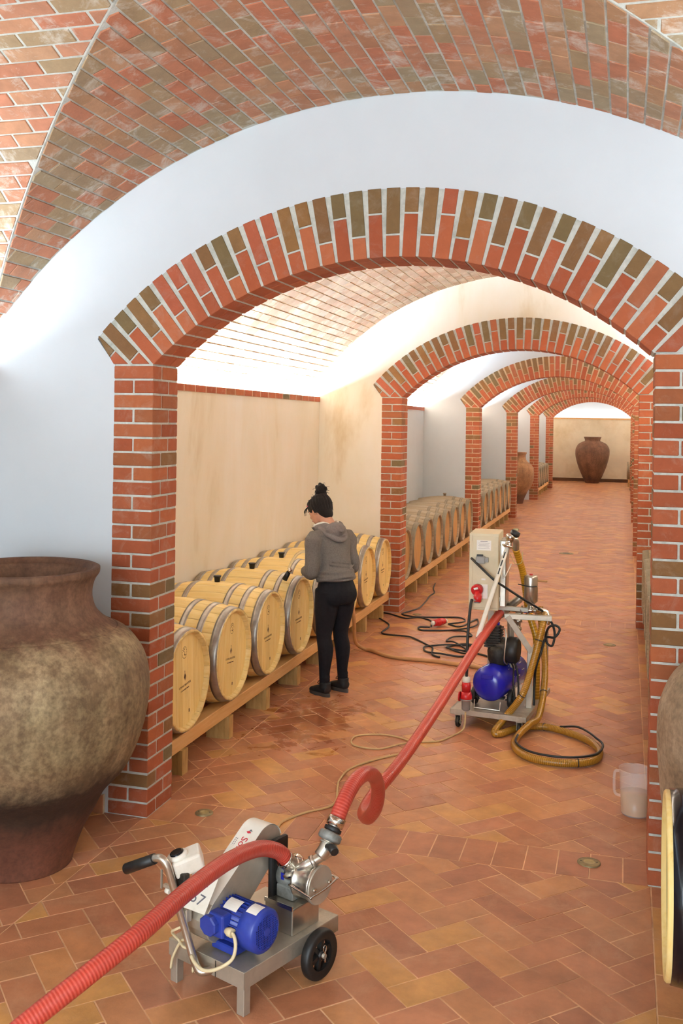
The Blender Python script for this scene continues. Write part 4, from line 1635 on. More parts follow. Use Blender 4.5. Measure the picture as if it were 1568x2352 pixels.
dirA = (hA[-1] - hA[-3]).normalized()
q = PROT.inverted()
dl = Vector((dirA.dot(PU), dirA.dot(PW), dirA.z))
endA = lw(hA[-1])
def axis_R(d):
    return Vector((0, 0, 1)).rotation_difference(Vector(d)).to_matrix()
RA = axis_R(dl)
MB().lathe([(0.032, -0.03), (0.033, 0.0), (0.030, 0.012)], 24, 'Z', endA, R=RA, cap=False).build('hose_tail', 'steel', T)
MB().lathe([(0.030, 0.0), (0.050, 0.004), (0.052, 0.010), (0.052, 0.022), (0.044, 0.030), (0.030, 0.032)], 32, 'Z', endA, R=RA).build('union_nut', 'chrome', T)
MB().tube([endA + dl * 0.03, endA + dl * 0.045, Vector((0.395, 0.045, 0.36))], 0.026, 20, sub=5).build('suction_branch', 'steel', T)
MB().lathe([(0.0335, -0.045), (0.0345, -0.045), (0.0345, -0.03), (0.0335, -0.03)], 24, 'Z', endA, R=RA, cap=False).build('hose_clamp', 'chrome', T)
# delivery side
hB = [Vector(p) for p in [(-1.067, 3.751, 0.545), (-1.051, 3.808, 0.608), (-1.036, 3.916, 0.65), (-1.019, 4.025, 0.648), (-1.015, 4.161, 0.588), (-1.027, 4.282, 0.488), (-1.061, 4.377, 0.373), (-1.121, 4.484, 0.281), (-1.176, 4.614, 0.246), (-1.181, 4.717, 0.256), (-1.156, 4.818, 0.293), (-1.123, 4.931, 0.328), (-1.092, 5.148, 0.362), (-1.032, 5.685, 0.456), (-0.976, 6.272, 0.562), (-0.915, 6.81, 0.669), (-0.851, 7.244, 0.759)]]
c0_ = lw(hB[0])
dB = Vector(((hB[1] - hB[0]).dot(PU), (hB[1] - hB[0]).dot(PW), (hB[1] - hB[0]).z)).normalized()
dB = (dB + Vector((0.42, -0.2, 0.95)).normalized()).normalized()
RB_ = axis_R(dB)
MB().lathe([(0.026, -0.035), (0.026, 0.02)], 24, 'Z', c0_, R=RB_).build('hose_tail', 'steel', T)
MB().lathe([(0.033, -0.016), (0.0355, -0.016), (0.0355, 0.018), (0.033, 0.018)], 28, 'Z', c0_, R=RB_, cap=False).build('hose_clamp', 'chrome', T)
mb = MB().lathe([(0.034, -0.022), (0.0348, -0.024), (0.0348, -0.034), (0.033, -0.036)], 24, 'Z', c0_, R=RB_, cap=False)
mb.build('hose_clamp', 'black', T)
fc = c0_ - dB * 0.055
MB().lathe([(0.026, -0.02), (0.042, -0.016), (0.046, -0.010), (0.046, 0.008), (0.040, 0.014), (0.026, 0.018)], 32, 'Z', fc, R=RB_).build('union_nut', 'cast', T)
Tp = Vector((0.419, 0.0, 0.433))
MB().tube([fc, fc - dB * 0.05, Tp], 0.026, 20, sub=3).build('delivery_pipe', 'steel', T)
MB().lathe([(0.027, -0.03), (0.030, -0.03), (0.030, -0.024), (0.027, -0.024)], 20, 'Z', fc - dB * 0.0, R=RB_, cap=False).build('pipe_weld', 'steel_dull', T)
MB().tube([Vector((0.47, -0.03, 0.452)), Tp + Vector((0, 0, -0.005)), Vector((0.385, 0.03, 0.405)), Vector((0.375, 0.06, 0.385)), Vector((0.38, 0.085, 0.36)), Vector((0.39, 0.08, 0.33))], 0.019, 18, sub=6).build('elbow_pipe', 'steel', T)
MB().tube([Vector((0.475, -0.032, 0.453)), Vector((0.462, -0.027, 0.449))], 0.023, 18).build('end_cap', 'steel_dull', T)
MB().tube([Vector((0.402, 0.012, 0.418)), Vector((0.392, 0.022, 0.410))], 0.026, 6).build('hex_nut', 'steel', T)
MB().tube([Vector((0.435, -0.01, 0.455)), Vector((0.425, -0.035, 0.478))], 0.007, 10).build('valve_stem', 'chrome', T)
MB().tube([Vector((0.425, -0.030, 0.475)), Vector((0.413, -0.060, 0.482)), Vector((0.400, -0.085, 0.476))], [0.012, 0.016, 0.016], 14).build('valve_knob', 'black', T)

# handle
MB().tube([(0.02, 0.16, 0.12), (-0.012, 0.175, 0.112), (-0.03, 0.205, 0.125), (-0.05, 0.25, 0.26), (-0.09, 0.285, 0.45), (-0.10, 0.295, 0.492), (-0.108, 0.318, 0.512), (-0.115, 0.36, 0.502)], 0.0145, 16, sub=7).build('handle_tube', 'steel', T)
MB().tube([(-0.114, 0.345, 0.505), (-0.120, 0.49, 0.43)], [0.019, 0.020], 20).build('handle_grip', 'black', T)
MB().box((-0.075, 0.31, 0.40), (0.012, 0.045, 0.012)).box((-0.078, 0.345, 0.42), (0.006, 0.006, 0.07)).build('lock_lever', 'steel_dull', T)
MB().lathe([(0.010, 0.0), (0.010, 0.02)], 8, 'Y', (-0.078, 0.30, 0.385)).build('lever_tip', 'white', T)
# switch box
sw = MB().box((0, 0, 0), (0.11, 0.10, 0.062))
o = bevel(sw.build('switch_box', 'white', T), 0.010, 3)
Rs = basis_rot((0.72, -0.62, 0.10), (-0.28, 0.18, 0.94))
o.location = (-0.005, 0.285, 0.478)
o.rotation_euler = Rs
Rm = Rs.to_matrix()
k1 = MB()
k1.lathe([(0.040, 0.0), (0.038, 0.012), (0.030, 0.016)], 28, 'Z', (-0.028, 0.0, 0.028)).build('switch_bezel', 'white', o)
MB().lathe([(0.027, 0.0), (0.026, 0.018), (0.020, 0.020)], 24, 'Z', (-0.028, 0.0, 0.030)).build('switch_knob', 'black_gloss', o)
o2 = bevel(MB().box((-0.045, 0.275, 0.425), (0.03, 0.06, 0.06)).build('bracket', 'black_iron', T), 0.004, 1)
bevel(MB().box((-0.035, 0.265, 0.30), (0.03, 0.045, 0.05)).build('cable_clip', 'steel_dull', T), 0.004, 1)
pl_ = MB().box((0, 0, 0), (0.105, 0.125, 0.003)).build('number_plate', 'white', T)
Rp = basis_rot((0.25, -0.97, -0.12), (-0.75, -0.28, 0.60))
pl_.location = (-0.015, 0.215, 0.385)
pl_.rotation_euler = Rp
txt('57', 0.055, 'grey_ink', pl_, (0.005, -0.022, 0.002), (0, 0, -0.15), 'hand_written_number', 0.0003)
MB().box((0.0, 0.03, 0.0018), (0.05, 0.008, 0.001)).build('printed_line', 'grey_ink', pl_)
MB().tube([(-0.045, 0.245, 0.27), (-0.065, 0.28, 0.25), (-0.055, 0.31, 0.225), (-0.03, 0.30, 0.19), (-0.045, 0.26, 0.185), (-0.02, 0.235, 0.165), (-0.03, 0.225, 0.10), (-0.01, 0.245, 0.16), (-0.02, 0.29, 0.19), (-0.03, 0.33, 0.12), (-0.025, 0.345, 0.07)], 0.005, 8, sub=5).build('power_cord', 'cream', T)

# the two red hoses
MB().tube(hA, 0.0300, 20, sub=10, uv=True).build('red_hose', 'red_hose', label='red corrugated hose rising from the lower left corner to the near pump inlet', category='hose')
MB().tube(hB, 0.0310, 20, sub=10, uv=True).build('red_hose', 'red_hose', label='red corrugated hose looping from the near pump outlet up the aisle to the far pump', category='hose')

# ------------------------------------------------------------------ far pump skid with compressor
SO = Vector((-1.150, 6.905, 0))
SE1, SE2 = Vector((.9936, -.113, 0)), Vector((.113, .9936, 0))
SK = empty('pump_skid', SO, math.atan2(SE1.y, SE1.x), label='wheeled steel pump skid with control cabinet and amber hoses in the middle of the aisle', category='pump')


def sl(P):
    dd = Vector(P) - SO
    return Vector((dd.dot(SE1), dd.dot(SE2), P[2]))


mb = MB()
mb.box((0.265, 0.42, 0.127), (0.53, 0.84, 0.006))
mb.box((0.265, 0.003, 0.112), (0.53, 0.012, 0.036)).box((0.265, 0.837, 0.112), (0.53, 0.012, 0.036))
mb.box((0.004, 0.42, 0.112), (0.012, 0.84, 0.036)).box((0.526, 0.42, 0.112), (0.012, 0.84, 0.036))
bevel(mb.build('platform', 'steel_dull', SK), 0.002, 1)
for a, b in ((0.05, 0.03), (0.48, 0.03), (0.05, 0.80), (0.48, 0.80)):
    wheel(SK, (a, b, 0.040), 0.040, 0.025, 'X', 'black_iron', 'brass', 'caster_wheel')
    MB().box((a - .018, b, 0.06), (0.003, 0.03, 0.06)).box((a + .018, b, 0.06), (0.003, 0.03, 0.06)).box((a, b, 0.09), (0.045, 0.045, 0.008)).build('caster_fork', 'steel_dull', SK)
# frame tubes
def bar(p, q, t, name='frame_tube', mat='steel_dull'):
    p, q = Vector(p), Vector(q)
    d_ = q - p
    R = d_.to_track_quat('Z', 'X').to_matrix()
    mb = MB().box((p + q) / 2, (t, t, d_.length), R)
    return bevel(mb.build(name, mat, SK), 0.002, 1)
P1, P2, P3 = sl((-0.785, 7.06, 0.765)), sl((-0.625, 7.10, 0.530)), sl((-0.632, 7.099, 0.13))
bar(P1, P2 + Vector((0.006, 0, -0.01)), 0.04)
bar(P3, P2 + Vector((0, 0, 0.012)), 0.04)
bar(P1 + Vector((0, 0.10, -0.02)), P1 + Vector((0.02, 0.12, -0.64)), 0.035)
bar(P3 + Vector((0, 0.6, 0)), P3 + Vector((0, 0.6, 0.42)), 0.035)
bar(P2 + Vector((0, 0.0, -0.03)), P3 + Vector((0, 0.6, 0.42)), 0.03)
bar(P1 + Vector((-0.02, 0, 0)), P1 + Vector((0.30, 0.06, 0.0)), 0.035)
bar(P1 + Vector((-0.12, 0.14, 0.03)), P1 + Vector((0.12, 0.14, 0.03)), 0.03)
# column for the cabinet
bar((0.17, 0.46, 0.13), (0.17, 0.46, 0.90), 0.045)
# control cabinet
cabi = MB().box((0, 0, 0), (0.205, 0.34, 0.535))
cb = bevel(cabi.build('control_cabinet', 'beige_paint', SK), 0.004, 2)
cc = Vector((0.165, 0.30, 1.072))
cb.location = cc
cb.rotation_euler = (0, 0, 0.14)
fy = -0.171
bevel(MB().box((0.012, fy - 0.004, 0.0), (0.178, 0.008, 0.50)).build('cabinet_door', 'beige_paint', cb), 0.002, 1)
for z in (0.235, -0.235): MB().box((-0.090, fy - 0.004, z), (0.016, 0.01, 0.045)).build('hinge', 'beige_paint', cb)
MB().box((0.0, fy - 0.0095, 0.187), (0.10, 0.0015, 0.07)).build('notice', 'label', cb)
MB().box((0.0, fy - 0.0105, 0.214), (0.05, 0.0006, 0.004)).build('printed_line', 'grey_ink', cb)
m_ = MB()
for k in range(5): m_.box((0.0, fy - 0.0105, 0.202 - k * 0.009), (0.078 - 0.01 * (k % 2), 0.0006, 0.0016))
m_.build('printed_line', 'grey_ink', cb)
mb = MB().box((-0.02, fy - 0.028, 0.088), (0.062, 0.05, 0.05))
bevel(mb.build('grey_socket', 'grey_plastic', cb), 0.006, 2)
MB().box((-0.025, fy - 0.03, 0.118), (0.042, 0.03, 0.012)).build('socket_flap', 'black', cb)
MB().box((0.022, fy - 0.018, 0.088), (0.024, 0.03, 0.032)).build('plug', 'grey_plastic', cb)
bevel(MB().box((-0.012, fy - 0.012, -0.135), (0.088, 0.012, 0.10)).build('socket_plate', 'label', cb), 0.003, 1)
mb = MB()
RQ = axis_R(Vector((-0.25, -0.9, -0.15)))
mb.lathe([(0.032, 0.0), (0.036, 0.02), (0.040, 0.022), (0.040, 0.05), (0.034, 0.056)], 24, 'Z', (-0.03, fy - 0.012, -0.115), R=RQ)
mb.build('red_socket', 'red_plastic', cb)
MB().box((-0.045, fy - 0.071, -0.108), (0.032, 0.002, 0.014), axis_R(Vector((-0.25, -0.9, -0.15))) @ Matrix.Rotation(PI / 2, 3, 'X')).build('socket_label', 'label', cb)
mb = MB()
mb.lathe([(0.024, 0), (0.027, 0.03), (0.03, 0.033), (0.024, 0.075)], 20, 'Z', (-0.032, fy - 0.05, -0.13), R=axis_R(Vector((-0.02, -0.25, -1))))
mb.build('red_plug', 'red_plastic', cb)
MB().lathe([(0.020, 0.0), (0.027, 0.01), (0.027, 0.03), (0.018, 0.045)], 20, 'Z', (-0.034, fy - 0.058, -0.165), R=axis_R(Vector((-0.02, -0.2, -1)))).build('plug_nut', 'grey_plastic', cb)
MB().box((0.0, fy - 0.0095, -0.05), (0.028, 0.0015, 0.012)).build('small_label', 'label', cb)
# steel cabinet behind
bevel(MB().box((0.125, 0.04, -0.02), (0.045, 0.24, 0.47)).build('steel_side_box', 'steel', cb), 0.006, 2)
MB().tube([(0.106, -0.1, 0.18), (0.112, -0.12, 0.05), (0.13, -0.14, -0.04), (0.16, -0.12, 0.0), (0.18, -0.06, 0.05)], 0.004, 8, sub=5).build('thin_cable', 'white', cb)
MB().box((0.105, 0.06, 0.20), (0.01, 0.03, 0.03)).box((0.105, -0.08, 0.20), (0.012, 0.02, 0.03)).box((0.105, -0.08, -0.2), (0.012, 0.02, 0.03)).build('latch', 'steel_dull', cb)

# compressor
tk0, tk1 = sl((-0.90, 6.96, 0.302)), sl((-0.775, 7.46, 0.31))
td = (tk1 - tk0).normalized()
RT = axis_R(td)
L_ = (tk1 - tk0).length
mb = MB().lathe([(0.0, -0.035), (0.04, -0.033), (0.08, -0.024), (0.108, -0.006), (0.120, 0.02), (0.122, 0.03), (0.122, L_ - 0.03), (0.108, L_ + .006), (0.08, L_ + .024), (0.0, L_ + .035)], 40, 'Z', tk0, R=RT, cap=False)
mb.build('air_tank', 'blue_tank', SK)
bevel(MB().box(tk0 + Vector((0.0, -0.026, 0.058)), (0.085, 0.02, 0.034), RT.inverted() if False else None).build('tank_plate', 'blue_tank', SK), 0.004, 1)
MB().lathe([(0.010, -0.044), (0.010, -0.03)], 6, 'Z', tk0, R=RT).build('tank_plug', 'blue_tank', SK)
side = td.cross(Vector((0, 0, 1))).normalized()
m_ = MB()
for (u0, u1, v0, v1) in ((0.30, 0.34, -0.1, 0.75), (0.37, 0.40, 0.2, 0.9), (0.46, 0.60, 0.1, 0.55), (0.44, 0.47, -0.6, -0.2), (0.52, 0.56, -0.6, -0.2), (0.70, 0.80, 0.3, 0.75)):
    def tp(u, v):
        dirv = (side * math.cos(v) + Vector((0, 0, 1)) * math.sin(v))
        return tk0 + td * (L_ * u) + dirv * 0.1228
    m_.add([tp(u0, v0), tp(u1, v0), tp(u1, v1), tp(u0, v1)], [(0, 1, 2, 3)])
m_.build('worn_decal', 'label', SK, kind='stuff')
for sg in (-1, 1):
    cw = tk0 + td * 0.10 + Vector((sg * 0.128, 0, -0.11))
    wheel(SK, tuple(cw), 0.062, 0.034, 'X', 'black', 'black', 'compressor_wheel')
MB().tube([tk0 + Vector((-0.09, -0.01, -0.11)), tk0 + Vector((-0.09, -0.02, -0.165)), tk0 + Vector((0.09, -0.02, -0.165)), tk0 + Vector((0.09, -0.01, -0.11))], 0.005, 8).build('stand_bracket', 'steel', SK)
MB().box(tk0 + Vector((0, 0.1, -0.108)), (0.19, 0.05, 0.012)).build('axle_plate', 'black', SK)
ch = tk0 + td * 0.17 + Vector((0.01, 0, 0.0))
mb = MB()
mb.lathe([(0.055, 0.10), (0.075, 0.14), (0.08, 0.20), (0.07, 0.24)], 20, 'Z', ch)
mb.lathe([(0.05, -0.06), (0.07, -0.05), (0.085, 0.0), (0.085, 0.08), (0.06, 0.11)], 20, 'Y', ch + Vector((0.03, 0, 0.20)))
mb.build('compressor_crankcase', 'black_iron', SK)
mb = MB()
for k in range(8):
    mb.box(ch + Vector((-0.035 - k * 0.0, 0, 0.235 + k * 0.018)), (0.115, 0.11, 0.009))
mb.box(ch + Vector((-0.035, 0, 0.30)), (0.085, 0.085, 0.15))
o = mb.build('cylinder_fins', 'black_iron', SK)
mb = MB().lathe([(0.075, -0.02), (0.092, 0.0), (0.092, 0.05), (0.075, 0.07)], 24, 'X', ch + Vector((0.075, 0.0, 0.215)))
mb.build('flywheel_cover', 'black', SK)
MB().tube([ch + Vector((0.03, -0.05, 0.37)), ch + Vector((0.06, -0.07, 0.37)), ch + Vector((0.072, -0.085, 0.32)), ch + Vector((0.065, -0.09, 0.22)), ch + Vector((0.06, -0.08, 0.15)), ch + Vector((0.07, -0.04, 0.12))], 0.006, 10, sub=5).build('copper_pipe', 'steel', SK)
MB().tube([ch + Vector((-0.07, 0.0, 0.385)), ch + Vector((-0.04, -0.02, 0.40)), ch + Vector((0.01, -0.02, 0.395))], 0.012, 10, sub=4).build('air_filter_tube', 'blue_tank', SK)
MB().tube([sl(Vector((-0.86, 7.2, 0.42))), sl(Vector((-0.77, 7.15, 0.46))), sl(Vector((-0.72, 7.1, 0.40))), sl(Vector((-0.70, 7.05, 0.30))), sl(Vector((-0.695, 7.0, 0.22)))], 0.007, 8, sub=6).build('black_air_line', 'black', SK)
MB().tube([sl(Vector((-0.80, 7.2, 0.44))), sl(Vector((-0.745, 7.12, 0.40))), sl(Vector((-0.735, 7.05, 0.30))), sl(Vector((-0.72, 7.0, 0.20)))], 0.006, 8, sub=6).build('black_air_line', 'black', SK)

# manifold with filter bowl and valve
mA, mB_ = sl((-0.855, 7.235, 0.755)), sl((-0.545, 7.40, 0.795))
ex = sl((-0.72, 7.30, 0.86))
dm = (hB[-1] - hB[-3]).normalized()
dm = Vector((dm.dot(SE1), dm.dot(SE2), dm.z))
e = sl(hB[-1])
MB().lathe([(0.033, -0.03), (0.038, -0.03), (0.038, 0.02), (0.050, 0.024), (0.050, 0.045), (0.036, 0.05)], 28, 'Z', e, R=axis_R(dm)).build('union_nut', 'steel', SK)
MB().tube([e + dm * 0.03, e + dm * 0.08 + Vector((0.02, 0, 0)), Vector((ex.x - 0.03, ex.y, ex.z - 0.03)), ex], 0.030, 20, sub=5).build('inlet_pipe', 'steel', SK)
MB().lathe([(0.038, 0), (0.042, 0.004), (0.042, 0.018), (0.038, 0.022)], 24, 'Z', e + dm * 0.09 + Vector((0.022, 0, 0.0)), R=axis_R(dm)).build('union_nut', 'cast', SK)
MB().tube([e + dm * 0.10 + Vector((0.05, 0.0, -0.02)), sl((-0.66, 7.20, 0.79)), sl((-0.58, 7.22, 0.79)), sl((-0.53, 7.23, 0.775)), sl((-0.515, 7.22, 0.74)), sl((-0.525, 7.22, 0.70))], 0.021, 18, sub=6).build('manifold_pipe', 'chrome', SK)
for x_ in (-0.70, -0.655, -0.60):
    MB().lathe([(0.022, -0.006), (0.031, -0.005), (0.031, 0.005), (0.022, 0.006)], 20, 'X', sl((x_, 7.205, 0.79))).build('pipe_union', 'steel', SK)
fb = sl((-0.637, 7.20, 0.90))
MB().lathe([(0.010, -0.09), (0.020, -0.075), (0.036, -0.055), (0.048, -0.045), (0.048, 0.115), (0.046, 0.122), (0.046, 0.135), (0.036, 0.14), (0.0, 0.142)], 32, 'Z', fb, cap=False).build('filter_bowl', 'steel', SK)
MB().lathe([(0.012, 0.138), (0.012, 0.15)], 8, 'Z', fb).build('bowl_knob', 'red_plastic', SK)
MB().tube([fb + Vector((-0.085, -0.03, 0.075)), fb + Vector((-0.05, -0.045, 0.072)), fb + Vector((0.0, -0.052, 0.066)), fb + Vector((0.048, -0.03, 0.068))], 0.004, 6, sub=4).build('cable_tie', 'black', SK)
MB().lathe([(0.006, 0), (0.008, 0.01), (0.008, 0.065), (0.005, 0.07)], 10, 'X', fb + Vector((0.045, 0, 0.105))).build('wooden_stick', 'tan_hose', SK)
vb = sl((-0.72, 7.17, 0.715))
mb = MB().lathe([(0.016, -0.07), (0.026, -0.06), (0.026, -0.045), (0.018, -0.04), (0.018, -0.01), (0.030, -0.005), (0.030, 0.01), (0.02, 0.015), (0.02, 0.06)], 20, 'Z', vb)
mb.build('valve_body', 'steel', SK)
mb = MB().box((0, 0, 0), (0.085, 0.016, 0.006), Matrix.Rotation(0.25, 3, 'Y'))
o = mb.build('blue_valve_handle', 'blue', SK)
o.location = vb + Vector((0.075, -0.02, 0.035))
MB().lathe([(0.008, -0.10), (0.008, -0.07)], 8, 'Z', vb).build('drain_nipple', 'black', SK)
# filling lance: white pole with a valve head
p0_, p1_ = sl((-0.952, 6.80, 0.66)), sl((-0.782, 6.983, 1.259))
pd = (p1_ - p0_).normalized()
RPd = axis_R(pd)
MB().lathe([(0.008, -0.01), (0.015, 0.0), (0.0155, 0.02), (0.0155, (p1_ - p0_).length)], 16, 'Z', p0_, R=RPd).build('lance_pole', 'white', SK)
for k in range(3):
    c_ = p0_ + pd * ((p1_ - p0_).length * (0.73 + 0.09 * k))
    MB().box(c_ + Vector((0, -0.014, 0)), (0.008, 0.006, 0.045), RPd).build('pole_slot', 'black', SK)
MB().lathe([(0.010, -0.03), (0.012, 0.0)], 10, 'Z', p0_, R=RPd).build('pole_tip', 'black', SK)
hd = p1_
MB().lathe([(0.018, -0.01), (0.040, 0.0), (0.040, 0.008), (0.022, 0.012), (0.022, 0.045), (0.030, 0.05), (0.036, 0.075), (0.030, 0.09)], 24, 'Z', hd, R=RPd).build('lance_head', 'chrome', SK)
MB().lathe([(0.030, 0.088), (0.034, 0.095), (0.034, 0.118), (0.026, 0.122)], 20, 'Z', hd + Vector((0.008, 0, 0)), R=axis_R(pd + Vector((.15, 0, 0)))).build('head_cap', 'black', SK)
MB().box(hd + pd * 0.128 + Vector((0.02, 0, 0)), (0.035, 0.02, 0.015)).build('head_knob', 'brass', SK)
MB().tube([hd + pd * 0.06, hd + Vector((0.045, 0.03, 0.05)), hd + Vector((0.050, 0.05, 0.02)), sl((-0.732, 7.07, 1.235))], 0.022, 16, sub=5).build('lance_elbow', 'steel', SK)
MB().tube([hd + Vector((0.02, 0, -0.05)), hd + Vector((0.06, -0.02, -0.11)), hd + Vector((0.10, 0.0, -0.10)), hd + Vector((0.10, 0.02, -0.03))], 0.003, 6, sub=5).build('wire_loop', 'copper' if 'copper' in M else 'brass', SK)
# lower red connector hanging at the front
pq = sl((-1.030, 6.83, 0.30))
mb = MB().lathe([(0.030, 0.06), (0.032, 0.10), (0.028, 0.125)], 20, 'Z', pq + Vector((0, 0, -0.085)))
mb.lathe([(0.035, 0.0), (0.040, 0.004), (0.040, 0.03), (0.034, 0.06)], 20, 'Z', pq + Vector((0, 0, -0.085)))
mb.lathe([(0.018, 0), (0.034, 0.004), (0.034, 0.012)], 16, 'X', pq + Vector((-0.05, -0.01, -0.06)))
mb.build('red_coupler', 'red_plastic', SK)
MB().lathe([(0.022, 0.12), (0.026, 0.13), (0.026, 0.155), (0.014, 0.165)], 16, 'Z', pq + Vector((0, 0, -0.085))).build('coupler_nut', 'white', SK)
MB().lathe([(0.020, -0.07), (0.030, -0.06), (0.032, 0.0), (0.042, 0.004), (0.042, 0.012)], 16, 'Z', pq + Vector((0, 0, -0.085))).build('coupler_nut', 'grey_plastic', SK)
cabB = [(-1.018, 6.945, 0.885), (-1.022, 6.90, 0.83), (-1.029, 6.86, 0.664), (-1.028, 6.84, 0.575), (-1.026, 6.82, 0.461), (-1.028, 6.825, 0.38)]
MB().tube([sl(p) for p in cabB], 0.010, 10, sub=6).build('drop_cable', 'black', SK)
cabA = [(-1.034, 7.005, 1.165), (-0.973, 6.949, 1.124), (-0.865, 6.928, 1.035), (-0.787, 7.002, 0.97), (-0.68, 7.085, 0.888), (-0.599, 7.16, 0.828), (-0.534, 7.23, 0.767), (-0.488, 7.243, 0.697), (-0.47, 7.249, 0.621), (-0.486, 7.244, 0.543), (-0.522, 7.255, 0.556), (-0.534, 7.251, 0.604), (-0.51, 7.237, 0.673), (-0.465, 7.25, 0.686), (-0.435, 7.238, 0.661), (-0.468, 7.228, 0.607), (-0.533, 7.251, 0.592), (-0.56, 7.21, 0.50), (-0.585, 7.15, 0.42), (-0.60, 7.2, 0.32), (-0.60, 7.15, 0.2), (-0.60, 7.14, 0.136)]
MB().tube([sl(p) for p in cabA], 0.0085, 10, sub=6).build('control_cable', 'black', SK)

ring = [(-0.540, 7.26, 0.775), (-0.551, 7.22, 0.70), (-0.576, 7.19, 0.584), (-0.617, 7.14, 0.405), (-0.672, 7.03, 0.229), (-0.768, 6.90, 0.107), (-0.827, 6.778, 0.033), (-0.778, 6.79, 0.027), (-0.679, 6.95, 0.027), (-0.517, 7.028, 0.027), (-0.345, 6.941, 0.027), (-0.212, 6.806, 0.027), (-0.139, 6.623, 0.027), (-0.156, 6.44, 0.027), (-0.259, 6.337, 0.027), (-0.407, 6.305, 0.027), (-0.563, 6.356, 0.027), (-0.664, 6.521, 0.027), (-0.668, 6.70, 0.04), (-0.60, 6.86, 0.085), (-0.556, 7.00, 0.096), (-0.54, 7.223, 0.217), (-0.545, 7.375, 0.37), (-0.58, 7.512, 0.596), (-0.60, 7.557, 0.76)]
_cp = Vector((0, 0, 2.1))
ring = [tuple(_cp + (Vector(q_) - _cp) * (0.980 if 1 <= i_ <= 4 else 1)) for i_, q_ in enumerate(ring)]
MB().tube(ring, 0.0235, 18, sub=8, uv=True).build('amber_hose', 'amber_hose', label='amber ribbed hose hanging from the far pump and coiled on the floor at right', category='hose')
mbt = MB()
ringv = [Vector(p) for p in ring]
yel = [(-0.734, 7.069, 1.235), (-0.718, 7.126, 1.166), (-0.70, 7.204, 1.074), (-0.688, 7.28, 0.965), (-0.68, 7.34, 0.852), (-0.665, 7.37, 0.744), (-0.640, 7.37, 0.668), (-0.613, 7.36, 0.587), (-0.602, 7.34, 0.508), (-0.60, 7.34, 0.3), (-0.60, 7.34, 0.132)]
MB().tube(yel, 0.0245, 18, sub=8, uv=True).build('yellow_hose', 'yellow_hose', label='yellow corrugated hose hanging from the lance head behind the steel filter bowl', category='hose')
rc_ = [(-0.404, 6.975, 0.052), (-0.306, 7.09, 0.03), (-0.231, 7.01, 0.03), (-0.167, 6.80, 0.055), (-0.118, 6.65, 0.057), (-0.150, 6.46, 0.058), (-0.262, 6.352, 0.058), (-0.407, 6.322, 0.058), (-0.560, 6.372, 0.058), (-0.655, 6.52, 0.058), (-0.66, 6.66, 0.065)]
MB().tube(rc_, 0.0075, 8, sub=6).build('black_cable', 'black', label='thin black cable tied along the amber hose coil on the floor', category='cable')
for i, k in enumerate((2, 4, 9, 14, 21)):
    p, q2 = ringv[k], ringv[min(k + 1, len(ringv) - 1)]
    d_ = (q2 - p).normalized()
    R = axis_R(d_)
    mbt.lathe([(0.0235, -0.003), (0.0262, -0.003), (0.0262, 0.003), (0.0235, 0.003)], 20, 'Z', p, R=R, cap=False)
o = mbt.build('cable_tie', 'black')
o.parent = [x for x in COL.objects if x.name == 'amber_hose'][0]

# tan hose, cord and cables on the floor
tan = [(-2.36, 7.47, 0.905), (-2.30, 7.36, 1.0), (-2.215, 7.28, 0.96), (-2.19, 7.26, 0.80), (-2.25, 7.6, 0.4)]
TANF = [(-2.62, 9.55, 0.017), (-2.448, 9.256, 0.017), (-2.357, 9.099, 0.017), (-2.214, 8.913, 0.017), (-2.045, 8.764, 0.017), (-1.872, 8.708, 0.017), (-1.692, 8.706, 0.017), (-1.541, 8.694, 0.017), (-1.387, 8.652, 0.017), (-1.20, 8.60, 0.017), (-0.95, 8.35, 0.017), (-0.85, 8.0, 0.017)]
MB().tube([(-2.50, 8.90, 0.53), (-2.40, 8.84, 0.50), (-2.36, 8.80, 0.30), (-2.36, 8.86, 0.10), (-2.30, 8.93, 0.025)] + TANF[3:], 0.0165, 14, sub=8).build('tan_hose', 'tan_hose', label='tan rubber hose curving across the floor behind the woman to the far pump', category='hose')
cord = [(-1.66, 4.10, 0.30), (-1.70, 4.3, 0.16), (-1.715, 4.55, 0.03), (-1.703, 4.855, 0.006), (-1.702, 4.973, 0.006), (-1.63, 5.12, 0.006), (-1.518, 5.28, 0.006), (-1.571, 5.55, 0.006), (-1.591, 5.665, 0.006), (-1.58, 5.86, 0.006), (-1.476, 6.064, 0.006), (-1.343, 6.232, 0.006), (-1.296, 6.284, 0.006), (-1.282, 6.381, 0.006), (-1.367, 6.506, 0.006), (-1.539, 6.568, 0.006), (-1.705, 6.492, 0.006), (-1.71, 6.352, 0.006), (-1.647, 6.277, 0.006), (-1.503, 6.27, 0.006), (-1.399, 6.38, 0.012), (-1.333, 6.459, 0.006), (-1.248, 6.507, 0.006), (-1.162, 6.556, 0.006), (-1.095, 6.70, 0.006), (-1.04, 6.80, 0.03), (-1.03, 6.81, 0.14)]
MB().tube(cord[2:], 0.006, 8, sub=8).build('beige_cable', 'cord', label='thin beige power cable looping on the floor between the near and far pumps', category='cable')
Z = 0.008
cab1 = [(-2.39, 12.992), (-2.337, 12.589), (-2.268, 12.281), (-2.276, 12.023), (-2.25, 11.645), (-2.24, 11.318), (-2.25, 11.145), (-2.30, 10.981), (-2.35, 10.80), (-2.291, 10.72), (-2.155, 10.676), (-1.911, 10.742), (-1.74, 10.806), (-1.645, 10.718), (-1.64, 10.576), (-1.76, 10.43)]
MB().tube([(x, y, Z) for x, y in cab1], 0.0085, 8, sub=6).build('black_cable', 'black', label='black cable winding from the far barrels round the second left pier to the red connector', category='cable')
